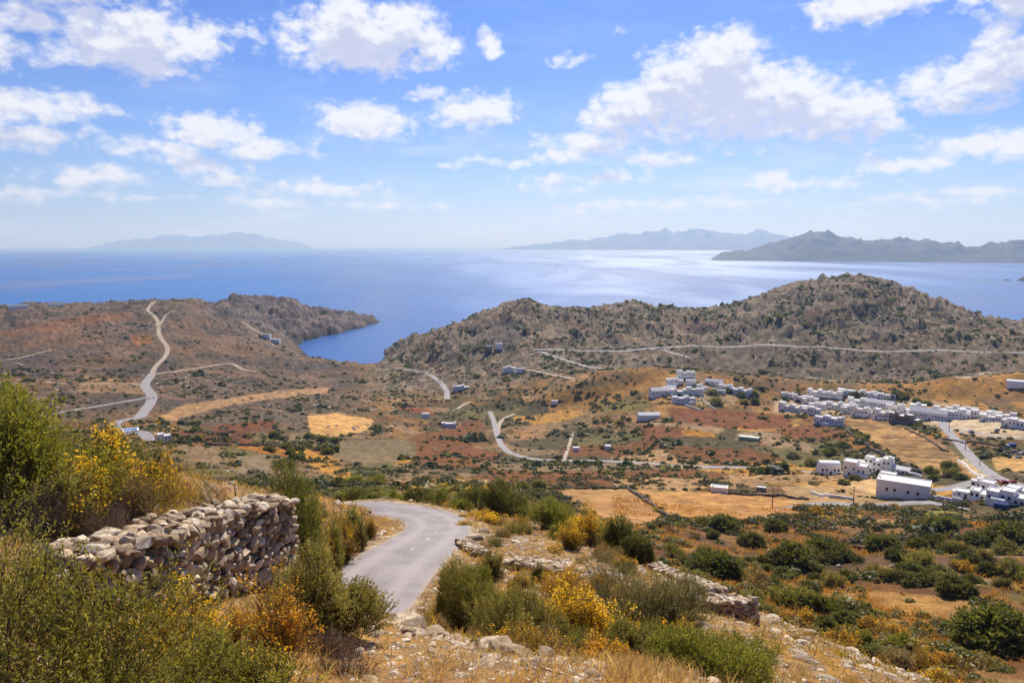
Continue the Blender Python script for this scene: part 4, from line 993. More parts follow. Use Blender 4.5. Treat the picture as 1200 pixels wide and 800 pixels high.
# flat stone apron at the broken corner, crags near the tall corner: single boulders
def boulder(px, D, w, h, label, seed, base=640, flat=1.0, group=None):
    p = at(px, D, base); rg = np.random.default_rng(seed)
    V_, Fq, C_ = stones(np.zeros((1, 3)), np.array([[w/2, w*.42*flat, h/2]]), 3, rg, .35, .12)
    V_[:, 2] += h*.22
    V_ += (fbm(V_[:, 0]+seed, V_[:, 1]+V_[:, 2], w*.3, 3, seed)[:, None]-.5)*V_*.25
    o = mesh_np('boulder', V_, Fq, STONE, C_, smooth=False); o.location = [float(t) for t in p]; tag(o, label, 'rock', group); return o
for i, (px, D, w, h, lb) in enumerate([
 (443,13.6,.34,.22,'pale rock at the left end of the bank edge beside the olive bush'),(458,13.3,.42,.24,'second pale rock along the bank edge near the road'),
 (472,13.0,.36,.18,'small pale rock on the bank edge above the big flat stone'),(477,12.0,.62,.26,'big flat rounded stone on the dirt bank below the road'),
 (486,13.0,.30,.16,'small rounded rock on the bank edge right of the flat stone'),(506,12.8,.50,.16,'long flat rock on the bank edge in the centre foreground'),
 (532,12.8,.36,.14,'low rock on the bank edge right of the long flat rock'),(572,12.6,.55,.34,'upper lump of the big boulder pile at the bank end'),
 (580,11.6,.66,.42,'middle lump of the big boulder pile at the bank end'),(592,10.6,.62,.34,'lower lump of the big boulder pile at the bank end'),
 (604,9.2,.66,.22,'pale boulder cut by the bottom edge under the boulder pile'),(492,14.5,.22,.14,'lone dark and white stone in the verge grass'),
 (560,11.8,.28,.12,'small stone left of the boulder pile'),(487,11.2,.36,.10,'flat slab below the big flat stone'),(475,10.8,.30,.16,'grey stone in the gravel below the flat slab'),
 (424,14.2,.3,.2,'rock half hidden behind the olive bush beside the road'),
 (549,33,.9,.4,'pale flat rock above the bright green roadside bush'),(584,38,1.0,.5,'pale rock lump at the start of the terrace wall'),(560,52,1.1,.5,'white rock cluster stone beside the outer road bend'),
 (568,57,.9,.4,'white rock above the road bend verge'),(398,62,1.2,.5,'white rock on top of the bank inside the bend'),(408,66,1.0,.4,'second white rock on top of the inner bank'),
 (356,38,.7,.35,'pale rock at the foot of the inner bank'),(432,70,.8,.4,'small pale rock by the far road edge'),(861,33,1.6,.35,'broad flat slab on top of the broken terrace corner'),
 (848,35,1.5,.4,'wide slab left of the broken terrace corner')]): boulder(px, D, w, h, lb, 200+i)

# loose stones and gravel on the near slope
def scatter_polar(n, d0, d1, a0, a1, rg, power=0.0):
    """random ground points; D log-uniform (power 0) -> even in the view"""
    u = rg.random(n); D = d0*(d1/d0)**u if power == 0 else (d0**power+u*(d1**power-d0**power))**(1/power)
    a = rg.uniform(a0, a1, n); return np.sin(a)*D, np.cos(a)*D, D, a
def near_dist(x, y):
    d = np.full(len(x), 1e9)
    for k in range(0, len(NEAR), 3): d = np.minimum(d, np.hypot(x-NEAR[k, 0], y-NEAR[k, 1]))
    return d
rg = np.random.default_rng(77)
x, y, D, a = scatter_polar(32000, 5, 95, R(-37), R(37), rg)
nz = fbm(x, y, 6, 4, 301); strip = sstep(R(-4), R(3), a)*(1-sstep(60, 80, D)); road_d = near_dist(x, y)
pr = .10+.30*sstep(.5, .62, nz)+.55*strip*sstep(.46, .56, fbm(x, y, 9, 4, 302))+.5*(1-sstep(3.4, 4.6, road_d))+.22*(D < 17)*(a > R(-14))*(a < R(3))
ok = (rg.random(len(x)) < pr) & (road_d > 3.15); x, y, D = x[ok], y[ok], D[ok]
sz = .010*D**.75*np.exp(rg.normal(size=len(x))*.55)*.55; sz = np.clip(sz, .012, .42); z = ground(x, y)
big_ = sz > .07
for nm, m, sub in (('loose_stones', big_, 2), ('gravel', ~big_, 1)):
    k = m.sum(); s_ = sz[m]; Rx = np.stack([s_*rg.uniform(.8, 1.6, k), s_*rg.uniform(.7, 1.1, k), s_*rg.uniform(.28, .6, k)], 1)
    V_, Fq, C_ = stones(np.column_stack([x[m], y[m], z[m]+s_*.08]), Rx, sub, rg, .4, .22)
    o = mesh_np(nm, V_, Fq, STONE, C_); tag(o, kind='stuff')
# outcropping rock beds on the right slope: long flat broken slabs following the contour
rg = np.random.default_rng(78)
x, y, D, a = scatter_polar(13000, 17, 70, R(-3), R(34), rg)
bed = np.abs(((D*.28+a*14+fbm(x, y, 12, 3, 305)*3) % 1)-.5)*2
ok = (rg.random(len(x)) < .85*sstep(.5, .9, bed)*sstep(.38, .50, fbm(x, y, 14, 3, 306))) & (near_dist(x, y) > 4.5); x, y, D, a = x[ok], y[ok], D[ok], a[ok]
s_ = .092*np.exp(rg.normal(size=len(x))*.45)*(D/35)**.5
V_, Fq, C_ = stones(np.column_stack([x, y, ground(x, y)+s_*.05]), np.stack([s_*1.8, s_, s_*.42], 1), 2, rg, .5, .12, yaw=-a+rg.normal(size=len(x))*.3)
tag(mesh_np('rock_outcrops', V_, Fq, STONE, C_*.85), kind='stuff')
# far pale rocks on the hills
rg = np.random.default_rng(79)
x, y, D, a = scatter_polar(14000, 650, 1750, R(-37), R(37), rg, 1.5); z = ground(x, y)
pr = np.where(a > R(-9), sstep(900, 980, D), .55)*sstep(.46, .6, fbm(x, y, 60, 4, 310))*(z > 6); ok = rg.random(len(x)) < pr; x, y, z, D = x[ok], y[ok], z[ok], D[ok]
s_ = rg.uniform(.8, 2.6, len(x))
V_, Fq, C_ = stones(np.column_stack([x, y, z]), np.stack([s_*1.3, s_, s_*.7], 1), 1, rg, .3, .2)
tag(mesh_np('hillside_rocks', V_, Fq, STONE, C_*.85), kind='stuff')

# ---------------------------------------------------------------- dry grass
def grass(name, n, d0, d1, a0, a1, hgt, seed, mask, cols, blades=12):
    rg = np.random.default_rng(seed); x, y, D, a = scatter_polar(n, d0, d1, a0, a1, rg)
    ok = (rg.random(n) < mask(x, y, D, a)) & (near_dist(x, y) > 3.2); x, y, D = x[ok], y[ok], D[ok]; m = len(x)
    z = ground(x, y); H = hgt*rg.uniform(.5, 1.3, m)*(.7+.6*fbm(x, y, 4, 3, seed+1))
    sp = .05+.004*D
    bx = np.repeat(np.column_stack([x, y, z-.02]), blades, 0)+np.column_stack([rg.normal(size=m*blades)*np.repeat(sp, blades), rg.normal(size=m*blades)*np.repeat(sp, blades), np.zeros(m*blades)])
    lean = rg.normal(size=(m*blades, 3))*.38; d = unit(lean*np.array([1, 1, .1])+np.array([.12, -.05, 1])); L = np.repeat(H, blades)*rg.uniform(.5, 1.15, m*blades); wd = (.0022+.00042*np.repeat(D, blades))*rg.uniform(.7, 1.5, m*blades)
    side = unit(np.cross(d, rg.normal(size=(m*blades, 3)))); mid = bx+d*(L*.55)[:, None]; tip = bx+d*L[:, None]+lean*(L*.35)[:, None]*np.array([1, 1, 0])
    V_ = np.stack([bx-side*wd[:, None], bx+side*wd[:, None], mid+side*(wd*.7)[:, None], tip, mid-side*(wd*.7)[:, None]], 1).reshape(-1, 3)
    b0 = (np.arange(m*blades)*5)[:, None]; Q = b0+np.array([0, 1, 2, 4]); T = b0+np.array([4, 2, 3])
    cs = np.array([lin(c) for c in cols])*.82; ci = rg.dirichlet(np.ones(len(cs))*.6, m)@cs; ci = ci*rg.uniform(.75, 1.2, m)[:, None]
    C_ = np.repeat(ci, blades*5, 0)
    tag(mesh_np(name, V_, [Q, T], LEAF, C_), kind='stuff')
gm = lambda x, y, D, a: (.22+.7*sstep(.44, .56, fbm(x, y, 5, 4, 320)))*np.where((D < 19)&(a > R(-15))&(a < R(8)), .12, 1)*np.where(a > R(11), .55, 1)
grass('dry_grass', 21000, 4.2, 100, R(-40), R(40), .26, 401, gm, [(214,172,112),(196,150,88),(226,192,136),(176,140,92)])
grass('golden_grass', 9000, 6, 90, R(-40), R(36), .34, 402, lambda x, y, D, a: sstep(.5, .6, fbm(x, y, 7, 4, 330))*np.where((D < 19)&(a > R(-15)), .06, 1)*np.where(a > R(11), .3, 1), [(214,158,64),(196,140,52),(226,176,90)])
grass('dry_herbs', 5000, 8, 95, R(-38), R(36), .20, 403, lambda x, y, D, a: sstep(.52, .6, fbm(x, y, 6, 4, 340)), [(150,138,66),(130,118,60),(170,146,80)])

grass('golden_grass', 9000, 75, 300, R(8), R(37), .9, 404, lambda x, y, D, a: sstep(.44, .54, fbm(x, y, 26, 4, 350)), [(206,152,66),(190,136,54),(216,170,88)], blades=9)
# ---------------------------------------------------------------- cushions scattered on the near slopes
PROTO = {}
def proto(style, var, n=620, sc=3.0, h=1.1):
    key = (style, var, n)
    if key not in PROTO: PROTO[key] = bush_data(style, 1.0, .9, h, n, sc, 900+var*31+len(style), lumps=7, stems=6)
    if not isinstance(PROTO[key], list):
        f, s, fl = PROTO[key]; L = [('foliage', mesh_np(None, f[0], f[1], LEAF, f[2])), ('stems', mesh_np(None, s[0], s[1], BARK))]
        if fl: L.append(('flowers', mesh_np(None, fl[0], fl[1], PETAL, fl[2])))
        PROTO[key] = L
    return PROTO[key]
def plant(style, var, loc, sc, rz, name, label, cat, group, n=620, lsc=3.0, h=1.1, hs=1.0):
    root = empty(name, loc, label, cat, group, rz); root.scale = (sc, sc, sc*hs)
    for nm, me in proto(style, var, n, lsc, h):
        o = bpy.data.objects.new(nm, me); COL.objects.link(o); o.parent = root
        if nm == 'flowers': o['kind'] = 'stuff'
    return root
rg = np.random.default_rng(500); rnd = random.Random(5)
def scatter_things(n, boxes, styles, wpx, name, label, group, dmin, n_s=620, lsc=3.0, cat='shrub', hs=(.7, 1.0), dmax=3000):
    k = 0; tries = 0; placed = []
    while k < n and tries < n*60:
        tries += 1
        x0, y0, x1, y1 = boxes[rnd.randrange(len(boxes))]
        u = rnd.random(); v = rnd.random()
        if isinstance(x1, tuple): pass
        px = x0+(x1-x0)*u; py = (y0+(y1-y0)*v) if not SL else y0+(y1-y0)*u+SL*(v-.5)
        p = hit(px, py, dmin); D = math.hypot(p[0], p[1])
        if D > dmax or p[2] < 2: continue
        if near_dist(np.array([p[0]]), np.array([p[1]]))[0] < 4.3: continue
        if road_clear(p) : continue
        w = rnd.uniform(*wpx); 
        if any(math.hypot(px-a, (py-b)*1.6) < (w+c)*.42 for a, b, c in placed): continue
        placed.append((px, py, w)); s = px2m(w, D)/2
        plant(rnd.choice(styles), rnd.randrange(3), p-np.array([0, 0, .08*s]), s, rnd.random()*6.28, name, label, cat, group, n=n_s, lsc=lsc, hs=rnd.uniform(*hs)); k += 1
    return placed
SL = 0
FR = [np.asarray(P_) for nm, P_, h_, l_, m_ in ROADS[1:]]
FRh = [h_ for nm, P_, h_, l_, m_ in ROADS[1:]]
def road_clear(p, extra=3.5):
    for P_, h_ in zip(FR, FRh):
        if np.hypot(P_[:, 0]-p[0], P_[:, 1]-p[1]).min() < h_+extra: return True
    return False
# near slope cushions: each group is one kind in one place
def near_cushions(n, d0, d1, a0, a1, styles, size, name, label, group, seed, lsc=2.2, mask=None):
    r = random.Random(seed); k = 0; pl = []; t = 0
    while k < n and t < n*80:
        t += 1
        D = d0*(d1/d0)**r.random(); a = R(r.uniform(a0, a1)); x, y = math.sin(a)*D, math.cos(a)*D
        if near_dist(np.array([x]), np.array([y]))[0] < 4.2: continue
        s = r.uniform(*size)
        if any(math.hypot(x-u, y-v) < (s+w)*.8 for u, v, w in pl): continue
        z = float(ground(x, y)); px, py = to_pix(x, y, z+.3)
        if mask and not mask(px, py): continue
        pl.append((x, y, s)); plant(r.choice(styles), r.randrange(3), (x, y, z-.05*s), s, r.random()*6.28, name, label, 'shrub', group, n=900 if s > .5 else 520, lsc=lsc, hs=r.uniform(.6, .95)); k += 1
near_cushions(34, 17, 48, -7, 14, ['green', 'olive', 'gold', 'brown', 'broom'], (.35, .8), 'cushion_shrub', 'low cushion shrub scattered on the stony slope right of the road', 'cushion shrubs on the stony slope right of the road', 1)
near_cushions(14, 46, 78, -4, 11, ['gold', 'olive', 'brown', 'green'], (.6, 1.2), 'cushion_shrub', 'small shrub on the crest of the right hand slope', 'small shrubs along the crest of the right slope', 2, lsc=3)
near_cushions(18, 12.5, 20, -3, 15, ['green', 'broom', 'olive', 'gold'], (.4, .75), 'cushion_shrub', 'low green or yellow shrub between the big foreground bushes', 'low shrubs between the big foreground bushes', 3, lsc=1.8)
near_cushions(8, 18, 34, 16, 29, ['brown', 'gold', 'olive'], (.25, .45), 'cushion_shrub', 'small dry cushion on the bare rocky slope at lower right', 'small dry cushions on the bare rocky slope', 4, lsc=1.8)
near_cushions(16, 17, 34, -33, -19, ['gold', 'brown', 'olive', 'green', 'broom'], (.35, .75), 'cushion_shrub', 'low shrub on the grassy slope behind the stone wall', 'low shrubs on the slope behind the stone wall', 5, lsc=2)
near_cushions(10, 36, 56, -17, -12.5, ['gold', 'olive', 'green'], (.5, .9), 'cushion_shrub', 'low shrub on the bank inside the road bend', 'low shrubs on the bank inside the road bend', 6, lsc=2.4)

# prominent valley bushes, one by one
for i, (px, py, w_, st, lb) in enumerate([
 (834,676,54,'dark','big dark double crowned bush in the valley left of the others'),(815,684,30,'olive','olive bush at the foot of the big double crowned bush'),
 (925,664,50,'dark','large dark bush in the middle of the valley row'),(967,656,46,'dark','dark round bush right of the middle valley bush'),
 (881,641,30,'dark','dark bush leaning over the bare patch in the valley'),(1172,760,76,'dark','very large dark bush group at the lower right edge'),
 (1120,698,36,'dark','single dark oval bush on the golden field at right'),(905,622,28,'dark','dark bush under the reddish field left of centre right'),
 (848,622,34,'dark','dark bush above the big double crowned bush'),(1033,645,32,'dark','dark bush at the end of the branching dry wall'),
 (960,603,16,'gold','small round golden shrub alone in the brown field'),(1129,669,18,'gold','round golden shrub in the green thicket at right'),
 (1185,640,44,'dark','dark hedge like bush near the right edge'),(1102,623,30,'dark','dark flat bush below the green field')]):
    p = hit(px, py, 80); D = math.hypot(p[0], p[1]); plant(st, i % 3, p, px2m(w_, D)/2, i*1.3, 'evergreen_bush' if st != 'gold' else 'golden_shrub', lb, 'shrub', None, n=1500, lsc=4.2, hs=.85)
SL = 40
scatter_things(26, [(885,702,1110,792)], ['dark', 'green', 'olive', 'gold', 'gold', 'brown'], (26, 46), 'gully_bush', 'green bush packed in the gully below the bare rocky slope', 'bushes in the gully below the rocky slope', 70, 1100, 4.2)
SL = 0
scatter_things(26, [(865,668,1200,692),(860,655,1010,690)], ['dark', 'dark', 'olive'], (16, 30), 'valley_bush', 'round dark bush of the belt across the right valley floor', 'bush belt across the right valley floor', 80, 620, 4.2)
scatter_things(16, [(1050,640,1200,672),(1080,660,1200,685)], ['dark', 'olive'], (18, 34), 'valley_bush', 'dark bush of the thicket near the right edge above the golden field', 'thicket near the right edge', 80, 620, 4.2)
scatter_things(16, [(760,612,900,664)], ['dark', 'olive', 'brown'], (12, 24), 'valley_bush', 'small bush on the broken ground below the pale tan fields', 'bushes below the pale tan fields', 80, 620, 4.2)
scatter_things(10, [(640,604,735,632),(700,625,790,660)], ['dark', 'olive'], (12, 22), 'valley_bush', 'bush just beyond the crest thicket toward the tan fields', 'bushes beyond the crest thicket', 85, 620, 4.2)
scatter_things(20, [(385,567,640,592)], ['dark', 'olive', 'green'], (13, 24), 'valley_bush', 'bush in the scrub belt beyond the road bend', 'scrub belt beyond the road bend', 100, 620, 4.2)
scatter_things(12, [(312,512,396,536)], ['dark'], (10, 17), 'valley_bush', 'dark bush of the cluster below the pale square field', 'dark bush cluster below the pale square field', 200, 420, 5)
scatter_things(12, [(828,458,885,480),(1000,466,1100,478)], ['dark', 'olive'], (9, 16), 'village_tree', 'dark rounded tree between the white houses of the village', 'trees among the village houses', 200, 420, 5)
scatter_things(14, [(930,505,1010,570),(1085,545,1130,566)], ['dark', 'olive'], (10, 18), 'garden_bush', 'dark bush beside the ploughed field and white houses', 'bushes beside the ploughed field', 200, 420, 5)
# ---------------------------------------------------------------- the countless far scrub, one mass each
def far_scrub(name, x, y, s, cols, rg, nq=26, flat=.62, qs=.42):
    n = len(x); z = ground(x, y); d = unit(rg.normal(size=(n, nq, 3))); d[..., 2] = np.abs(d[..., 2]); rad = rg.uniform(.55, 1.0, (n, nq, 1))
    c = np.column_stack([x, y, z])[:, None, :]+d*rad*s[:, None, None]*np.array([1, 1, flat*1.1])
    nrm = unit(d+rg.normal(size=(n, nq, 3))*.5).reshape(-1, 3); c = c.reshape(-1, 3); q = np.repeat(s, nq)*qs*rg.uniform(.6, 1.2, n*nq)
    u = unit(np.cross(nrm, rg.normal(size=nrm.shape))); w = np.cross(nrm, u)
    V_ = np.stack([c-u*q[:, None], c-w*q[:, None]*.8, c+u*q[:, None], c+w*q[:, None]*.8], 1).reshape(-1, 3)
    cs = np.array([lin(k) for k in cols])*.85; cc = (rg.dirichlet(np.ones(len(cs))*.5, n)@cs)*rg.uniform(.7, 1.2, n)[:, None]
    C_ = np.repeat(np.repeat(cc, nq, 0)*rg.uniform(.8, 1.2, n*nq)[:, None], 4, 0)
    tag(mesh_np(name, V_, np.arange(n*nq*4).reshape(-1, 4), LEAF, C_), kind='stuff')
def off_roads(x, y, extra=1.0):
    ok = np.ones(len(x), bool)
    for P_, h_ in zip(FR, FRh):
        c = P_[::2]
        lo = c.min(0)-10; hi = c.max(0)+10
        m = (x > lo[0]) & (x < hi[0]) & (y > lo[1]) & (y < hi[1]); ii = np.where(m)[0]
        if len(ii):
            d = np.full(len(ii), 1e9)
            for q_ in c: d = np.minimum(d, np.hypot(x[ii]-q_[0], y[ii]-q_[1]))
            ok[ii[d < h_+extra]] = False
    return ok
EMPTYF = [0, 1, 5, 6, 7, 14, 15, 16, 18, 19, 20, 24]          # open fields without scrub
def in_fields(x, y, z):
    px, py = to_pix(x, y, z); r = np.zeros(len(x), bool)
    for k in EMPTYF:
        P_ = np.array(POLYS[k][0], float); ins = np.zeros(len(x), bool)
        for i in range(len(P_)):
            ax, ay = P_[i]; bx, by = P_[(i+1) % len(P_)]
            with np.errstate(divide='ignore', invalid='ignore'): ins ^= ((ay > py) != (by > py)) & (px < (bx-ax)*(py-ay)/(by-ay+1e-12)+ax)
        D = np.hypot(x, y); r |= ins & (D > POLYS[k][2]) & (D < POLYS[k][3])
    return r
def zone(name, n, d0, d1, a0, a1, power, size, cols, seed, dens, nq=26, flat=.62, zmin=3, fields=True, qs=.42):
    rg = np.random.default_rng(seed); x, y, D, a = scatter_polar(n, d0, d1, R(a0), R(a1), rg, power); z = ground(x, y)
    ok = (rg.random(n) < dens(x, y, D, a)) & (z > zmin); x, y, D, a, z = [t[ok] for t in (x, y, D, a, z)]
    ok = off_roads(x, y, 4.0)
    if fields: ok &= ~in_fields(x, y, z)
    x, y, D = x[ok], y[ok], D[ok]; s = rg.uniform(size[0], size[1], len(x))*np.exp(rg.normal(size=len(x))*.42)
    far_scrub(name, x, y, s, cols, rg, nq, flat, qs); print(name, len(x))
DK = [(74,82,38),(96,98,46),(60,68,34),(118,110,56)]
OL = [(110,108,52),(92,94,46),(134,122,64),(76,82,40)]
GD = [(178,140,62),(150,124,60),(190,152,84),(130,114,58)]
hillz = lambda x, y, D, a: np.where(a > R(-9.5), sstep(930, 985, D), 0)*(.10+.90*sstep(.44, .56, fbm(x, y, 45, 4, 501)))*(.3+.7*sstep(.42, .54, fbm(x, y, 14, 3, 510)))
zone('hill_scrub', 26000, 930, 1600, -11, 38, 1.3, (.8, 2.6), DK, 601, hillz, nq=20, fields=False)
zone('left_hill_scrub', 6000, 560, 1750, -40, -9, 1.2, (.9, 2.4), OL, 602, lambda x, y, D, a: .10+.75*sstep(.52, .62, fbm(x, y, 50, 4, 502)), nq=18)
zone('headland_scrub', 2500, 1480, 2000, -27, -12, 1, (1.0, 2.4), OL, 603, lambda x, y, D, a: .6*sstep(.48, .6, fbm(x, y, 50, 4, 503)), nq=14, zmin=16)
zone('valley_scrub', 19000, 420, 960, -36, 38, 1.0, (.9, 2.3), DK, 604, lambda x, y, D, a: (.10+.90*sstep(.46, .56, fbm(x, y, 55, 4, 504)))*(.25+.75*sstep(.45, .55, fbm(x, y, 18, 3, 505)))*np.where(a > R(1), 1, .6), nq=26)
zone('valley_scrub', 5500, 205, 420, -36, 38, 1.0, (.9, 2.3), DK, 609, lambda x, y, D, a: (.10+.90*sstep(.46, .56, fbm(x, y, 55, 4, 504)))*(.25+.75*sstep(.45, .55, fbm(x, y, 18, 3, 505)))*np.where(a > R(1), 1, .6), nq=100, qs=.15)
zone('valley_heath', 9000, 100, 900, -36, 38, .8, (.5, 1.2), GD, 605, lambda x, y, D, a: .15+.7*sstep(.5, .6, fbm(x, y, 30, 4, 506)), nq=18, flat=.45)
zone('belt_scrub', 3600, 92, 330, -16, 34, .7, (.5, 1.5), OL, 606, lambda x, y, D, a: .06+.40*sstep(.54, .60, fbm(x, y, 22, 4, 507)), nq=110, qs=.17)
zone('gully_scrub', 700, 66, 130, 12, 36, 1, (.6, 1.5), [(96,100,42),(120,112,50),(78,84,38),(160,130,56)], 607, lambda x, y, D, a: sstep(.44, .52, fbm(x, y, 14, 4, 508)), nq=170, qs=.12)
# stone field walls in the distance, uncounted
rg = np.random.default_rng(620); ii = np.where((edge < .022) & (DM > 130) & (DM < 900) & (AA > R(-28)) & (AA < R(35)) & (Z > 5)); k = rg.random(len(ii[0])) < np.minimum(1, (DM[ii]/620)**1.6)*.55
x, y = X[ii][k], Y[ii][k]; z = Z[ii][k]; ok = off_roads(x, y, 1) & ~in_fields(x, y, z) & (fbm(x, y, 70, 3, 621) > .47); x, y, z = x[ok], y[ok], z[ok]; s_ = rg.uniform(.35, .9, len(x)); print('field walls', len(x))
V_, Fq, C_ = stones(np.column_stack([x, y, z+.1]), np.stack([s_*1.2, s_, s_*.7], 1), 1, rg, .3, .2)
tag(mesh_np('field_walls', V_, Fq, STONE, C_*.8), kind='stuff')
# hedges, field walls and tree lines in the valley
def line_scrub(name, lines, seed, step=.5, size=(.8, 1.6), cols=DK):
    rg = np.random.default_rng(seed); xs, ys = [], []
    for L in lines:
        for (a, b) in zip(L[:-1], L[1:]):
            p, q_ = hit(a[0], a[1], 200), hit(b[0], b[1], 200); n = int(np.hypot(*(p-q_)[:2])*step)
            for t in rg.random(n): xs.append(p[0]+(q_[0]-p[0])*t+rg.normal()*1.5); ys.append(p[1]+(q_[1]-p[1])*t+rg.normal()*1.5)
    x, y = np.array(xs), np.array(ys); ok = off_roads(x, y, 3.0); x, y = x[ok], y[ok]
    far_scrub(name, x, y, rg.uniform(size[0], size[1], len(x)), cols, rg, 30)
line_scrub('hedgerows', [[(305,522),(335,520),(390,514)],[(470,470),(520,462),(560,458),(600,455)],[(500,475),(545,482),(520,492)],[(720,468),(780,474),(840,470),(900,472)],[(905,464),(960,462)],[(690,462),(730,466)],
 [(410,548),(470,552),(520,548)],[(800,540),(870,545),(960,556)],[(1000,503),(1040,530),(1075,553)],[(1090,560),(1140,558)],[(640,570),(760,571),(860,577),(940,584)],[(225,523),(300,520),(350,516)],[(640,545),(720,548),(800,552)],
 [(960,462),(1040,468),(1090,476)],[(1060,486),(1105,487)],[(1090,597),(1150,601)],[(980,575),(1030,585)],[(225,498),(260,484),(300,480)],[(370,478),(430,482)],[(560,470),(600,468),(640,470)],[(1130,512),(1180,505)]], 611, .42)
# ---------------------------------------------------------------- houses
WHITE = plain_mat('whitewash', (255, 250, 240), .93, rough=.85, var=.05, scale=.6); ROOFW = plain_mat('roof_screed', (238, 232, 226), .82, var=.10, scale=.8)
BLUE = plain_mat('blue_paint', (60, 92, 150), .6, rough=.5, var=.1); PANE = plain_mat('dark_window', (52, 58, 74), .6, rough=.25, var=.1); GREYW = plain_mat('bare_plaster', (176, 160, 142), .62, var=.15, scale=.7)
def box(x0, x1, y0, y1, z0, z1):
    v = [[x0,y0,z0],[x1,y0,z0],[x1,y1,z0],[x0,y1,z0],[x0,y0,z1],[x1,y0,z1],[x1,y1,z1],[x0,y1,z1]]
    f = [[3,2,1,0],[4,5,6,7],[0,1,5,4],[1,2,6,5],[2,3,7,6],[3,0,4,7]]; return v, f
class MB:
    def __init__(s): s.v = []; s.f = []
    def add(s, vf): n = len(s.v); s.v += vf[0]; s.f += [[i+n for i in q] for q in vf[1]]; return s
    def box(s, *a): return s.add(box(*a))
    def build(s, name, mat, parent=None, bevel=0):
        me = bpy.data.meshes.new(name); me.from_pydata([tuple(v) for v in s.v], [], s.f); me.materials.append(mat)
        o = bpy.data.objects.new(name, me); COL.objects.link(o); o.parent = parent; return o
def flat_block(x0, x1, y0, y1, hb, mat, root, hp=.38):
    MB().box(x0, x1, y0, y1, -4, hb).build('wall', mat, root)
    m = MB(); t = .22; g = .003
    for b in ((x0-g, x1+g, y0-g, y0+t), (x0-g, x1+g, y1-t, y1+g), (x0-g, x0+t, y0+t, y1-t), (x1-t, x1+g, y0+t, y1-t)): m.box(*b, hb+.002, hb+hp)
    m.build('parapet', mat, root); MB().box(x0+t+.01, x1-t-.01, y0+t+.01, y1-t-.01, hb+.004, hb+.06).build('roof', ROOFW, root)
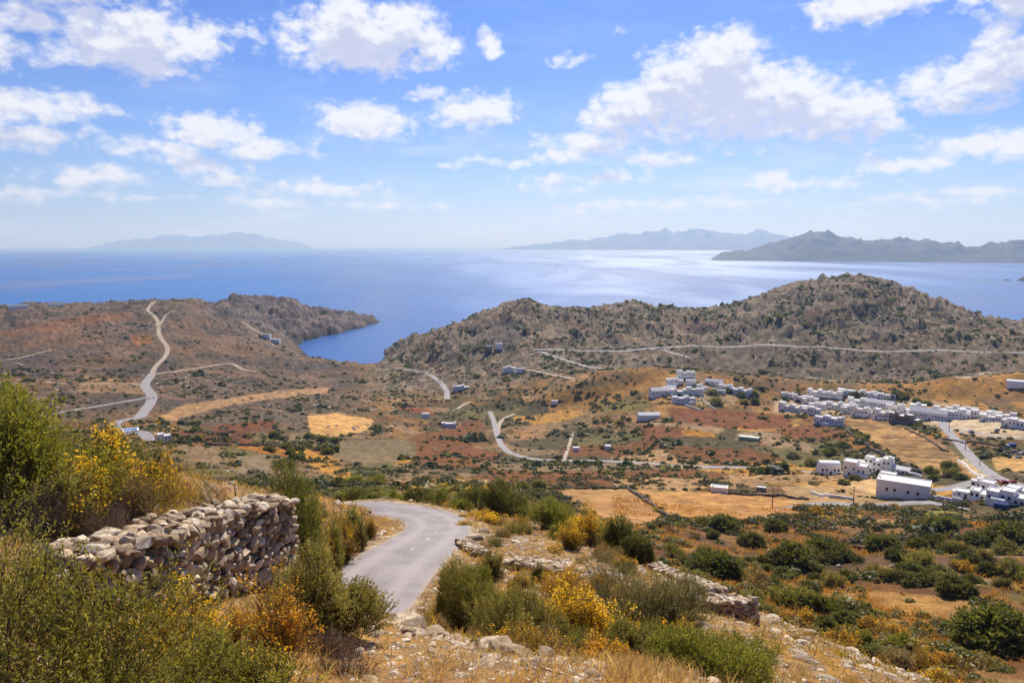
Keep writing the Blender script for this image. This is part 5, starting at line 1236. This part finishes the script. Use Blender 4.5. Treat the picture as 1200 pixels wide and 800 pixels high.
def house(px, py, wpx, hpx, dep, yaw, kind, nw, label, mat=None, door=True, blue=False, annex=None, rows=1, dmin=250, name='house'):
    p = hit(px, py, dmin); D = math.hypot(p[0], p[1]); w = px2m(wpx, D)/2*1.08; h = px2m(hpx, D)*1.08; mat = mat or WHITE; rd = random.Random(int(px*31+py))
    root = empty(name, p, label, 'house', None, -math.atan2(p[0], p[1])+R(yaw)); d = dep*.8
    hb = h if kind in ('flat', 'tank') else h*.68
    segs = [(-w, w, 0, hb)]
    if kind == 'flat':
        ns = max(1, round(2*w/5.2)) if nw else 1; cuts = [-w+2*w*(i+(rd.uniform(-.2, .2) if 0 < i < ns else 0))/ns for i in range(ns+1)]; segs = []
        for i in range(ns):
            hh = hb*(rd.uniform(.66, .86) if (i+px) % 2 else rd.uniform(.9, 1.08)) if ns > 1 else hb; yo = rd.uniform(-1.6, 1.6) if ns > 1 else 0
            x0, x1 = cuts[i]+(.004 if i else 0), cuts[i+1]; flat_block(x0, x1, yo, yo+d*rd.uniform(.8, 1.1), hh, mat, root); segs.append((x0, x1, yo, hh))
            if rd.random() < .35 and hh > 2: MB().box(x0+.6, x0+1.2, yo+d*.4, yo+d*.4+.6, hh+.062, hh+.062+rd.uniform(.6, 1.0)).build('chimney', mat, root)
            elif rd.random() < .3 and x1-x0 > 3: MB().box(x1-2.2, x1-.5, yo+d*.3, yo+d*.3+1.6, hh+.062, hh+1.5).build('stair_room', mat, root)
            if rd.random() < .4 and nw: MB().box(x0+.1, x1-.1, yo-2.6, yo-.004, -4, rd.uniform(.1, .7)).build('terrace', mat if rd.random() < .5 else GREYW, root)
    else:
        MB().box(-w, w, 0, d, -4, hb).build('wall', mat, root)
    if kind == 'gable':
        m = MB(); o = .25
        m.v = [[-w-o,-o,hb+.003],[w+o,-o,hb+.003],[w+o,d+o,hb+.003],[-w-o,d+o,hb+.003],[-w-o,d/2,h],[w+o,d/2,h]]; m.f = [[3,2,1,0],[0,1,5,4],[2,3,4,5],[1,2,5],[3,0,4]]; m.build('roof', ROOFW if nw else mat, root)
    elif kind in ('vault', 'dome'):
        m = MB(); n = 12
        if kind == 'vault':
            for i in range(n+1):
                a = math.pi*i/n
                for x in (-w, w): m.v.append([x, d/2-math.cos(a)*d/2*.98, hb+.003+math.sin(a)*(h-hb)])
            for i in range(n): m.f.append([2*i, 2*i+1, 2*i+3, 2*i+2])
            m.f.append([2*i for i in range(n+1)]); m.f.append([2*i+1 for i in range(n, -1, -1)])
        else:
            r = min(w, d/2)*.9
            for j in range(6):
                b = math.pi/2*j/5.5
                for i in range(16): m.v.append([math.cos(i*math.pi/8)*r*math.cos(b), d/2+math.sin(i*math.pi/8)*r*math.cos(b), hb+math.sin(b)*(h-hb)*1.2])
            for j in range(5):
                for i in range(16): m.f.append([j*16+i, j*16+(i+1) % 16, (j+1)*16+(i+1) % 16, (j+1)*16+i])
            m.f.append([80+i for i in range(16)])
        m.build('vaulted_roof' if kind == 'vault' else 'dome', mat, root)
    dn = False
    for si, (x0, x1, yo, hh) in enumerate(segs if nw else []):
        n = max(1, round((x1-x0)/2.3)); wh = min(1.25, hh*.4)
        for r in range(rows):
            zc = hh*(.56 if rows == 1 else (.26+.5*r))
            for i in range(n):
                x = x0+(x1-x0)*(i+.5+rd.uniform(-.12, .12))/n
                if door and r == 0 and not dn and (i == n//2):
                    MB().box(x-.5, x+.5, yo-.05, yo-.003, 0.0, min(2.1, hh*.72)).build('door', BLUE if blue else PANE, root); dn = True; continue
                f_ = MB().box(x-.6, x+.6, yo-.06, yo-.003, zc-wh/2-.06, zc+wh/2+.06).build('window', BLUE if (blue or rd.random() < .3) else mat, root)
                MB().box(x-.5, x+.5, yo-.085, yo-.062, zc-wh/2, zc+wh/2).build('pane', PANE, f_)
    if annex:
        ax, aw, ah, ad = annex; yo = min([s_[2] for s_ in segs]); MB().box(ax*w-aw/2, ax*w+aw/2, yo-ad, yo-.006, -4, ah).build('annex', mat, root)
        MB().box(ax*w-aw/2+.2, ax*w+aw/2-.2, yo-ad+.2, yo-.2, ah+.003, ah+.05).build('annex_roof', ROOFW, root)
    return root
HS = [
 (804,443,20,8,7,10,'flat',2,'small white house highest on the upper left of the village'),
 (791,451,18,7,7,5,'flat',2,'white house with a blue door below the highest house',dict(blue=True)),
 (809,452,10,6,6,-8,'flat',0,'tiny white cube house beside the blue door house'),
 (777,464,26,9,11,22,'gable',2,'white house with a pitched roof at the village left end'),
 (796,463,18,6,8,12,'flat',2,'flat white house right of the pitched roof house'),
 (814,463,18,8,8,-5,'flat',3,'white house with three windows left of the village trees'),
 (802,472,24,6,9,14,'flat',2,'low white house in front of the pitched roof house',dict(annex=(.5,5,2.2,4))),
 (836,452,18,7,8,-14,'gable',1,'white pitched roof house at the top centre of the upper hamlet'),
 (850,457,14,6,7,-10,'flat',2,'small white house right of the top pitched house'),
 (866,463,26,7,9,-12,'flat',3,'long white house at the right end of the upper hamlet'),
 (761,492,24,8,9,14,'gable',0,'lone white tent like house below the upper hamlet'),
 (922,467,12,6,6,0,'flat',1,'small white house left of the long terrace row'),
 (949,474,16,8,8,-4,'flat',2,'cube shaped white house at the left of the long row'),
 (966,466,34,7,10,-10,'flat',4,'long white row house at the back of the village'),
 (1004,465,36,6,9,-5,'flat',4,'low white row house behind the village trees'),
 (1032,467,26,5,9,-4,'flat',2,'low pale house at the right end of the back row'),
 (928,483,28,8,9,-14,'flat',3,'white terrace house at the near left of the main village'),
 (949,486,18,8,8,-14,'flat',2,'white house stepping down from the near left terrace'),
 (971,498,28,9,9,-12,'flat',5,'white house with a row of arched windows below the left terrace',dict(annex=(-.2,6,2.6,3))),
 (981,480,30,7,9,-8,'flat',3,'white flat house in the second row of the village'),
 (1008,476,24,8,8,-8,'flat',2,'taller white house in the middle of the second row'),
 (1030,478,26,8,9,-12,'gable',2,'white house with sloping roof in the second row'),
 (1014,489,30,9,9,-16,'flat',4,'white house at the top left corner of the ploughed field'),
 (1036,492,24,9,9,-20,'flat',3,'white house along the top edge of the ploughed field'),
 (1058,497,28,9,10,-26,'flat',4,'long greyish white wing along the ploughed field edge',dict(mat='g')),
 (1064,486,20,8,8,-10,'flat',2,'white house behind the long wing by the ploughed field'),
 (1087,492,32,11,10,-10,'gable',4,'largest white house at the head of the village street'),
 (1118,491,26,8,8,-6,'flat',4,'white house with shop like openings right of the street head'),
 (1076,479,14,6,7,0,'dome',0,'white building with a small dome at the village top'),
 (1146,489,34,6,9,-6,'flat',3,'long low white house in the village right part'),
 (1160,494,18,6,8,-6,'flat',1,'short white house in front of the long low house'),
 (1195,503,30,9,10,-10,'flat',3,'white house cut by the right edge of the picture'),
 (1193,455,18,7,10,0,'vault',0,'white vaulted building alone on the hill at the right edge'),
 (973,556,20,13,9,18,'vault',2,'white round topped house at the left of the lower farmstead'),
 (1000,559,22,14,10,-12,'flat',2,'white square house in the middle of the lower farmstead',dict(annex=(.9,4,2.6,3))),
 (1028,554,24,15,9,-14,'flat',3,'two storey white house of the lower farmstead',dict(rows=2)),
 (1052,556,20,8,8,-16,'gable',1,'low white wing stepping down right of the two storey house'),
 (1057,584,47,15.5,13,-4,'flat',0,'big plain white block with two small dark windows'),
 (1141,585,30,8,9,-6,'flat',2,'low white house left of the corner houses at right'),
 (1162,580,22,10,8,-14,'flat',2,'white house behind the blue canopy house',dict(blue=True)),
 (1177,592,30,13,10,-10,'flat',3,'white two level house with a blue canopy at lower right',dict(annex=(-.3,5,3,3))),
 (1196,583,22,9,9,-8,'flat',2,'white house at the right edge below the road junction'),
 (585,409,8,6,8,0,'flat',0,'small grey house on the shore side slope of the left hill'),
 (573,412,7,6,8,0,'flat',0,'pale house low on the dark hill slope',dict(mat='g')),
 (540,457,18,5,8,0,'flat',2,'white farmhouse among the trees beyond the pale bend'),
 (597,436,14,6,8,6,'flat',1,'white house at the foot of the dark hill by the track'),
 (610,437,10,5,8,-6,'flat',0,'tiny white hut right of the house at the hill foot'),
 (499,490,8,5,7,0,'flat',0,'tiny white hut beside the orchard trees'),
 (526,501,16,5,7,0,'flat',1,'low white shed right of the orchard trees'),
 (650,474,7,4,6,0,'flat',0,'tiny white hut on the golden slope in the middle'),
 (675,529,7,4,6,0,'flat',0,'small white hut near the valley road'),
 (712,527,6,4,6,0,'flat',0,'tiny white hut right of the hut near the valley road'),
 (192,517,14,7,8,8,'flat',1,'white house by the pool below the left thicket'),
 (311,396,10,4,8,-20,'flat',0,'white house upper on the coastal slope at left'),
 (322,402,10,4,8,-20,'flat',0,'white house lower on the coastal slope at left'),
 (22,361,16,2.5,10,0,'flat',0,'long white greenhouse at the far left plateau'),
 (66,360,12,2.5,10,0,'flat',0,'short white greenhouse on the far left plateau'),
 (785,458,14,6,6,10,'flat',1,'small white house touching the upper left pitched roof house'),
 (822,458,12,6,6,-12,'flat',1,'small white cube house between the hamlet houses and the path'),
 (842,462,14,5,6,-8,'flat',1,'low white house under the top pitched roof house'),
 (938,470,14,6,7,0,'flat',1,'small white house above the near left terrace'),
 (957,480,16,7,7,-6,'flat',2,'white cube house in the gap of the left terraces'),
 (995,484,16,7,7,-8,'flat',2,'small white house between the two upper village rows'),
 (1048,484,16,8,7,-6,'flat',2,'white house just left of the house behind the long wing'),
 (1072,492,16,9,7,-10,'flat',2,'narrow white house left of the street head house'),
 (1104,484,16,6,7,-4,'flat',1,'white house directly behind the street head'),
 (1130,483,20,5,7,-4,'flat',2,'low white house behind the shop like house'),
 (1178,492,16,6,7,-4,'flat',1,'small white house left of the right edge house'),
 (1150,572,18,6,7,-8,'flat',1,'white shed beside the road junction'),
 (1124,584,12,6,6,-4,'flat',1,'tiny white house left of the low house at lower right'),
 (1040,562,14,6,6,-10,'flat',1,'small white shed in front of the two storey farm house'),
 (1011,552,12,9,6,-10,'flat',1,'narrow white tower like annex house in the lower farmstead'),
 (843,577,18,5,6,0,'flat',0,'low white shed behind the tan field hedge'),
 (892,577,10,5,5,0,'flat',0,'grey shed at the right end of the tan field hedge',dict(mat='g')),
]
for h_ in HS:
    kw = dict(h_[9]) if len(h_) > 9 else {}
    if kw.get('mat') == 'g': kw['mat'] = GREYW
    house(*h_[:9], **kw)
big_block = [o for o in COL.objects if o.get('label', '').startswith('big plain white block')][0]
for x in (-6.4, -3.2, 2.2, 6.1):
    f_ = MB().box(x-.6, x+.6, -.06, .03, 2.6, 4.2).build('window', WHITE, big_block); MB().box(x-.5, x+.5, -.085, -.062, 2.7, 4.1).build('pane', PANE, f_)
# greenhouse by the red field
p = hit(877, 517, 300); gh_ = empty('greenhouse', p, 'pale green polytunnel greenhouse beside the tan plot', 'greenhouse', None, -math.atan2(p[0], p[1])+R(-8)); w_ = px2m(11, np.hypot(p[0], p[1])); m = MB()
for i in range(9):
    a = math.pi*i/8
    for x in (-w_, w_): m.v.append([x, 4-math.cos(a)*4, math.sin(a)*3.2+.3])
for i in range(8): m.f.append([2*i, 2*i+1, 2*i+3, 2*i+2])
m.f.append([2*i for i in range(9)]); m.f.append([2*i+1 for i in range(8, -1, -1)])
m.build('film_cover', plain_mat('greenhouse_film', (176, 190, 150), .6, rough=.4, var=.1), gh_); MB().box(-w_-.05, w_+.05, -.05, 8.05, -2, .28).build('base_wall', GREYW, gh_)
# walls of yards and gardens
def yard_wall(pts, h, label, mat=None, seed=0):
    Q = []; m = MB(); root = None
    pp = [hit(a, b, 200) for a, b in pts]; org = pp[0]; root = None
    for p, q_ in zip(pp[:-1], pp[1:]):
        d = (q_-p)[:2]; L = np.linalg.norm(d); n = max(1, int(L/2)); u = d/L; s = np.array([u[1], -u[0]])*.2
        for i in range(n):
            a, b = p[:2]+d*i/n, p[:2]+d*(i+1)/n-u*.004; za, zb = float(ground(*a)), float(ground(*b))
            k = len(m.v)
            for (c, z, t) in ((a, za, 1), (a, za, -1), (b, zb, -1), (b, zb, 1)):
                m.v.append([c[0]+s[0]*t-org[0], c[1]+s[1]*t-org[1], z-1.5-org[2]]); m.v.append([c[0]+s[0]*t-org[0], c[1]+s[1]*t-org[1], max(za, zb)+h-org[2]])
            m.f += [[k, k+2, k+3, k+1], [k+2, k+4, k+5, k+3], [k+4, k+6, k+7, k+5], [k+6, k, k+1, k+7], [k+1, k+3, k+5, k+7]]
    o = m.build('garden_wall', mat or WHITE); o.location = [float(t) for t in org]; tag(o, label, 'wall'); return o
FIELDW = plain_mat('field_stone', (150, 132, 112), .62, var=.35, scale=1.2, bump=.2)
for pts, h, lb, mt in [
 ([(1044,549),(1062,556),(1080,560)],1.3,'white terrace wall running right from the two storey farm house',None),([(950,578),(972,582),(1000,586)],1.1,'low white wall left of the big white block',None),
 ([(1086,583),(1110,586),(1128,588)],1.2,'white garden wall between the big block and corner houses',None),([(790,468),(806,476),(822,482)],1.2,'white retaining wall under the upper hamlet houses',None),
 ([(1122,541),(1135,551),(1152,562)],1.2,'long white wall along the village street',None),([(822,466),(830,474),(838,481)],1.0,'white wall beside the path out of the upper hamlet',None),
 ([(986,500),(1004,514),(1030,532),(1056,548),(1080,556)],2.2,'long rough stone wall on the lower edge of the ploughed field',FIELDW),([(1060,502),(1078,510),(1100,524),(1112,530)],1.2,'curved stone wall right of the ploughed field',FIELDW),
 ([(735,573),(760,590),(786,608)],.9,'straight stone wall dividing the two tan fields',FIELDW),([(240,521),(280,522),(320,523),(348,522)],1.4,'grey field wall below the rust red plot at left',FIELDW),
 ([(640,571),(700,571),(745,572)],.8,'stone wall along the back of the left tan field',FIELDW),([(850,578),(900,581),(948,586)],1.0,'stone wall along the back of the right tan field',FIELDW),
 ([(1005,627),(1030,636),(1050,644),(1075,636),(1098,634)],.7,'branching pale dry stone wall in the right valley',FIELDW),([(1000,646),(1020,646),(1030,645)],.7,'short pale dry stone wall left of the branching wall',FIELDW),
 ([(1105,515),(1140,518),(1180,527)],1.0,'stone wall of the yards right of the street',FIELDW),([(700,410),(760,408)],.8,'roadside wall on the dark hill road',FIELDW)]:
    yard_wall(pts, h, lb, mt)
# pool and canopy
p = hit(153, 506, 380); pool = empty('swimming_pool', p+np.array([0, 0, .9]), 'blue swimming pool beside the pale road at left', 'pool', None, -math.atan2(p[0], p[1]))
MB().box(-5.2, 5.2, -.2, 9, -4, 0).build('pool_deck', WHITE, pool); MB().box(-4.2, 4.2, .8, 8, .004, .02).build('water', plain_mat('pool_water', (60, 130, 210), .6, rough=.1, var=.05), pool)
p = hit(1173, 597, 250); cn = empty('canopy', p, 'blue canopy tent in front of the lower right white house', 'canopy', None, -math.atan2(p[0], p[1]))
m = MB(); m.v = [[-2.6,0,2.2],[2.6,0,2.2],[2.6,3.6,2.2],[-2.6,3.6,2.2],[-2,1.8,3.2],[2,1.8,3.2]]; m.f = [[3,2,1,0],[0,1,5,4],[2,3,4,5],[1,2,5],[3,0,4]]; m.build('roof', BLUE, cn)
MB().box(-2.5, 2.5, .1, .16, .0, 2.19).build('side_curtain', BLUE, cn)
for x in (-2.5, 2.4):
    for y_ in (.18, 3.4): MB().box(x, x+.1, y_, y_+.1, -.5, 2.19).build('pole', GREYW, cn)
# ---------------------------------------------------------------- vehicles
TYRE = plain_mat('tyre', (40, 40, 42), .6)
PAINT = {k: plain_mat('paint_'+k, c, .7, rough=.35, var=.03) for k, c in dict(red=(200,40,36), white=(240,240,240), grey=(140,146,156), blue=(60,100,170), dark=(60,64,74), silver=(200,204,210)).items()}
def cyl(x, y0, y1, z, r, n=14):
    v = []; f = []
    for i in range(n):
        a = 6.2832*i/n
        for y_ in (y0, y1): v.append([x+math.cos(a)*r, y_, z+math.sin(a)*r])
    for i in range(n): f.append([2*i, 2*i+1, 2*((i+1) % n)+1, 2*((i+1) % n)])
    f.append([2*i for i in range(n)][::-1]); f.append([2*i+1 for i in range(n)]); return v, f
def vehicle(px, py, yaw, col, label, kind='car', dmin=250, k=1.0):
    p = hit(px, py, dmin); r = empty('parked_car' if kind == 'car' else 'truck', p+np.array([0, 0, .12]), label, kind, 'vehicles parked in the village', R(yaw)); pm = PAINT[col]
    if kind == 'car':
        prof = [(-2.1,.35),(-2.15,.75),(-1.9,.95),(-1.35,1.0),(-.75,1.45),(.75,1.5),(1.45,1.05),(2.05,.98),(2.15,.7),(2.1,.35)]
        m = MB(); n = len(prof)
        for s_ in (-.85, .85):
            for x, z in prof: m.v.append([x, s_*(.86 if z > 1.2 else 1), z])
        m.f.append(list(range(n))); m.f.append(list(range(2*n-1, n-1, -1)))
        for i in range(n): m.f.append([i, i+n, (i+1) % n+n, (i+1) % n])
        m.build('body', pm, r); g = MB()
        for s_ in (-1, 1):
            y0 = s_*.80; g.v += [[-1.15,s_*.86,1.03],[1.3,s_*.86,1.06],[.72,s_*.76,1.42],[-.7,s_*.76,1.4]]; q = len(g.v)-4; g.f.append([q, q+1, q+2, q+3])
        g.build('side_window', PANE, r); MB().add(([[-1.36,-.72,1.02],[-1.36,.72,1.02],[-.80,.64,1.44],[-.80,-.64,1.44]], [[0,1,2,3]])).build('windscreen', PANE, r)
        wx, wr, wy = 1.3, .33, .86
    else:
        MB().box(-1.2, 3.4, -1.15, 1.15, .9, 3.1).build('cargo_box', pm, r); MB().box(-2.9, -1.25, -1.05, 1.05, .6, 2.4).build('cab', PAINT['white'], r); MB().box(-2.93, -2.902, -.9, .9, 1.5, 2.2).build('windscreen', PANE, r)
        wx, wr, wy = 2.1, .48, 1.1
    for x in (-wx, wx):
        for s_ in (-1, 1): 
            o = MB().add(cyl(0, -.12, .12, 0, wr)).build('wheel', TYRE, r); o.location = (x, s_*wy, wr-.12+.1)
for v_ in [(1186,566,8,'red','red car parked at the road junction in the lower village'),(1176,566,10,'red','second red car just left of the red car at the junction'),(1127,509,-60,'silver','silver car on the right side of the village street'),
 (1121,505,-60,'dark','dark car near the top of the village street'),(1128,519,-60,'white','white car parked halfway down the village street'),(1090,503,10,'silver','pale car in the yard left of the village street'),
 (1168,504,5,'white','white car in the yard below the long low house'),(1155,534,5,'dark','dark car on the pale yard beside the street'),(1178,531,15,'dark','dark car at the left of the car yard'),(1188,530,-20,'grey','grey car in the middle of the car yard'),
 (1197,532,30,'silver','silver car at the right of the car yard'),(1183,535,60,'dark','dark car in the front row of the car yard'),(1193,537,0,'grey','grey car in the front row of the car yard'),(1138,507,0,'blue','blue car right of the village street top')]: vehicle(*v_[:5])
vehicle(1184, 525, 8, 'blue', 'blue box truck behind the car yard at right', 'truck')
# ---------------------------------------------------------------- utility poles
POLE = plain_mat('weathered_pole', (120, 100, 84), .6)
def pole(px, py, h, label, dmin=250):
    p = hit(px, py, dmin); r = empty('utility_pole', p, label, 'utility pole', 'utility poles in the valley')
    MB().add(([[a*.16,b*.16,-.5] for a, b in ((-1,-1),(1,-1),(1,1),(-1,1))]+[[a*.1,b*.1,h] for a, b in ((-1,-1),(1,-1),(1,1),(-1,1))], [[3,2,1,0],[4,5,6,7],[0,1,5,4],[1,2,6,5],[2,3,7,6],[3,0,4,7]])).build('post', POLE, r)
    MB().box(-.9, .9, -.06, .06, h-.7, h-.58).build('crossarm', POLE, r)
for px, py, h, lb in [(838,411,7,'utility pole by the hill road left of the dark hill top'),(882,409,7,'utility pole by the road below the dark hill summit'),(691,535,8,'utility pole beside the valley road centre'),(1102,487,8,'utility pole at the head of the village street'),(1148,545,8,'utility pole on the lower village street'),(1127,607,8,'utility pole right of the green field')]: pole(px, py, h, lb)
for px, py, h, lb in [(604,531,8,'utility pole inside the valley road bend'),(640,537,8,'utility pole just right of the valley road bend'),(740,541,8,'utility pole on the valley road below the greenhouse'),(800,545,8,'utility pole on the right stretch of the valley road'),
 (1112,505,8,'utility pole on the left kerb of the village street'),(1131,527,8,'utility pole at the middle of the village street'),(1000,590,8,'utility pole left of the big white block'),(905,594,8,'utility pole below the right tan field hedge'),
 (950,405,8,'utility pole on the hill road under the summit'),(1030,408,8,'utility pole on the hill road right of the summit'),(815,470,8,'utility pole inside the upper hamlet'),(1180,500,8,'utility pole by the right edge houses')]: pole(px, py, h, lb)
# ---------------------------------------------------------------- lone tree on the headland skyline
p = hit(380, 362, 1400, 1990); p = at(380, 1900, 360)
r = empty('headland_tree', p-np.array([0, 0, .5]), 'lone flat topped tree on the headland skyline', 'tree')
f_, s_, _ = bush_data('dark', 7, 7, 4.5, 700, 30, 9, 7, 5); f_[0][:, 2] += 5; mesh_np('crown', f_[0], f_[1], LEAF, f_[2], parent=r)
V_, Q_ = tubes(np.array([[0., 0, -1], [0, 0, 3.5], [0, 0, 3.5]]), np.array([[0., 0, 4.2], [3, 0, 7.5], [-3, 1, 7.5]]), np.array([.6, .4, .4]), np.array([.45, .25, .25])); mesh_np('trunk', V_, Q_, BARK, parent=r)
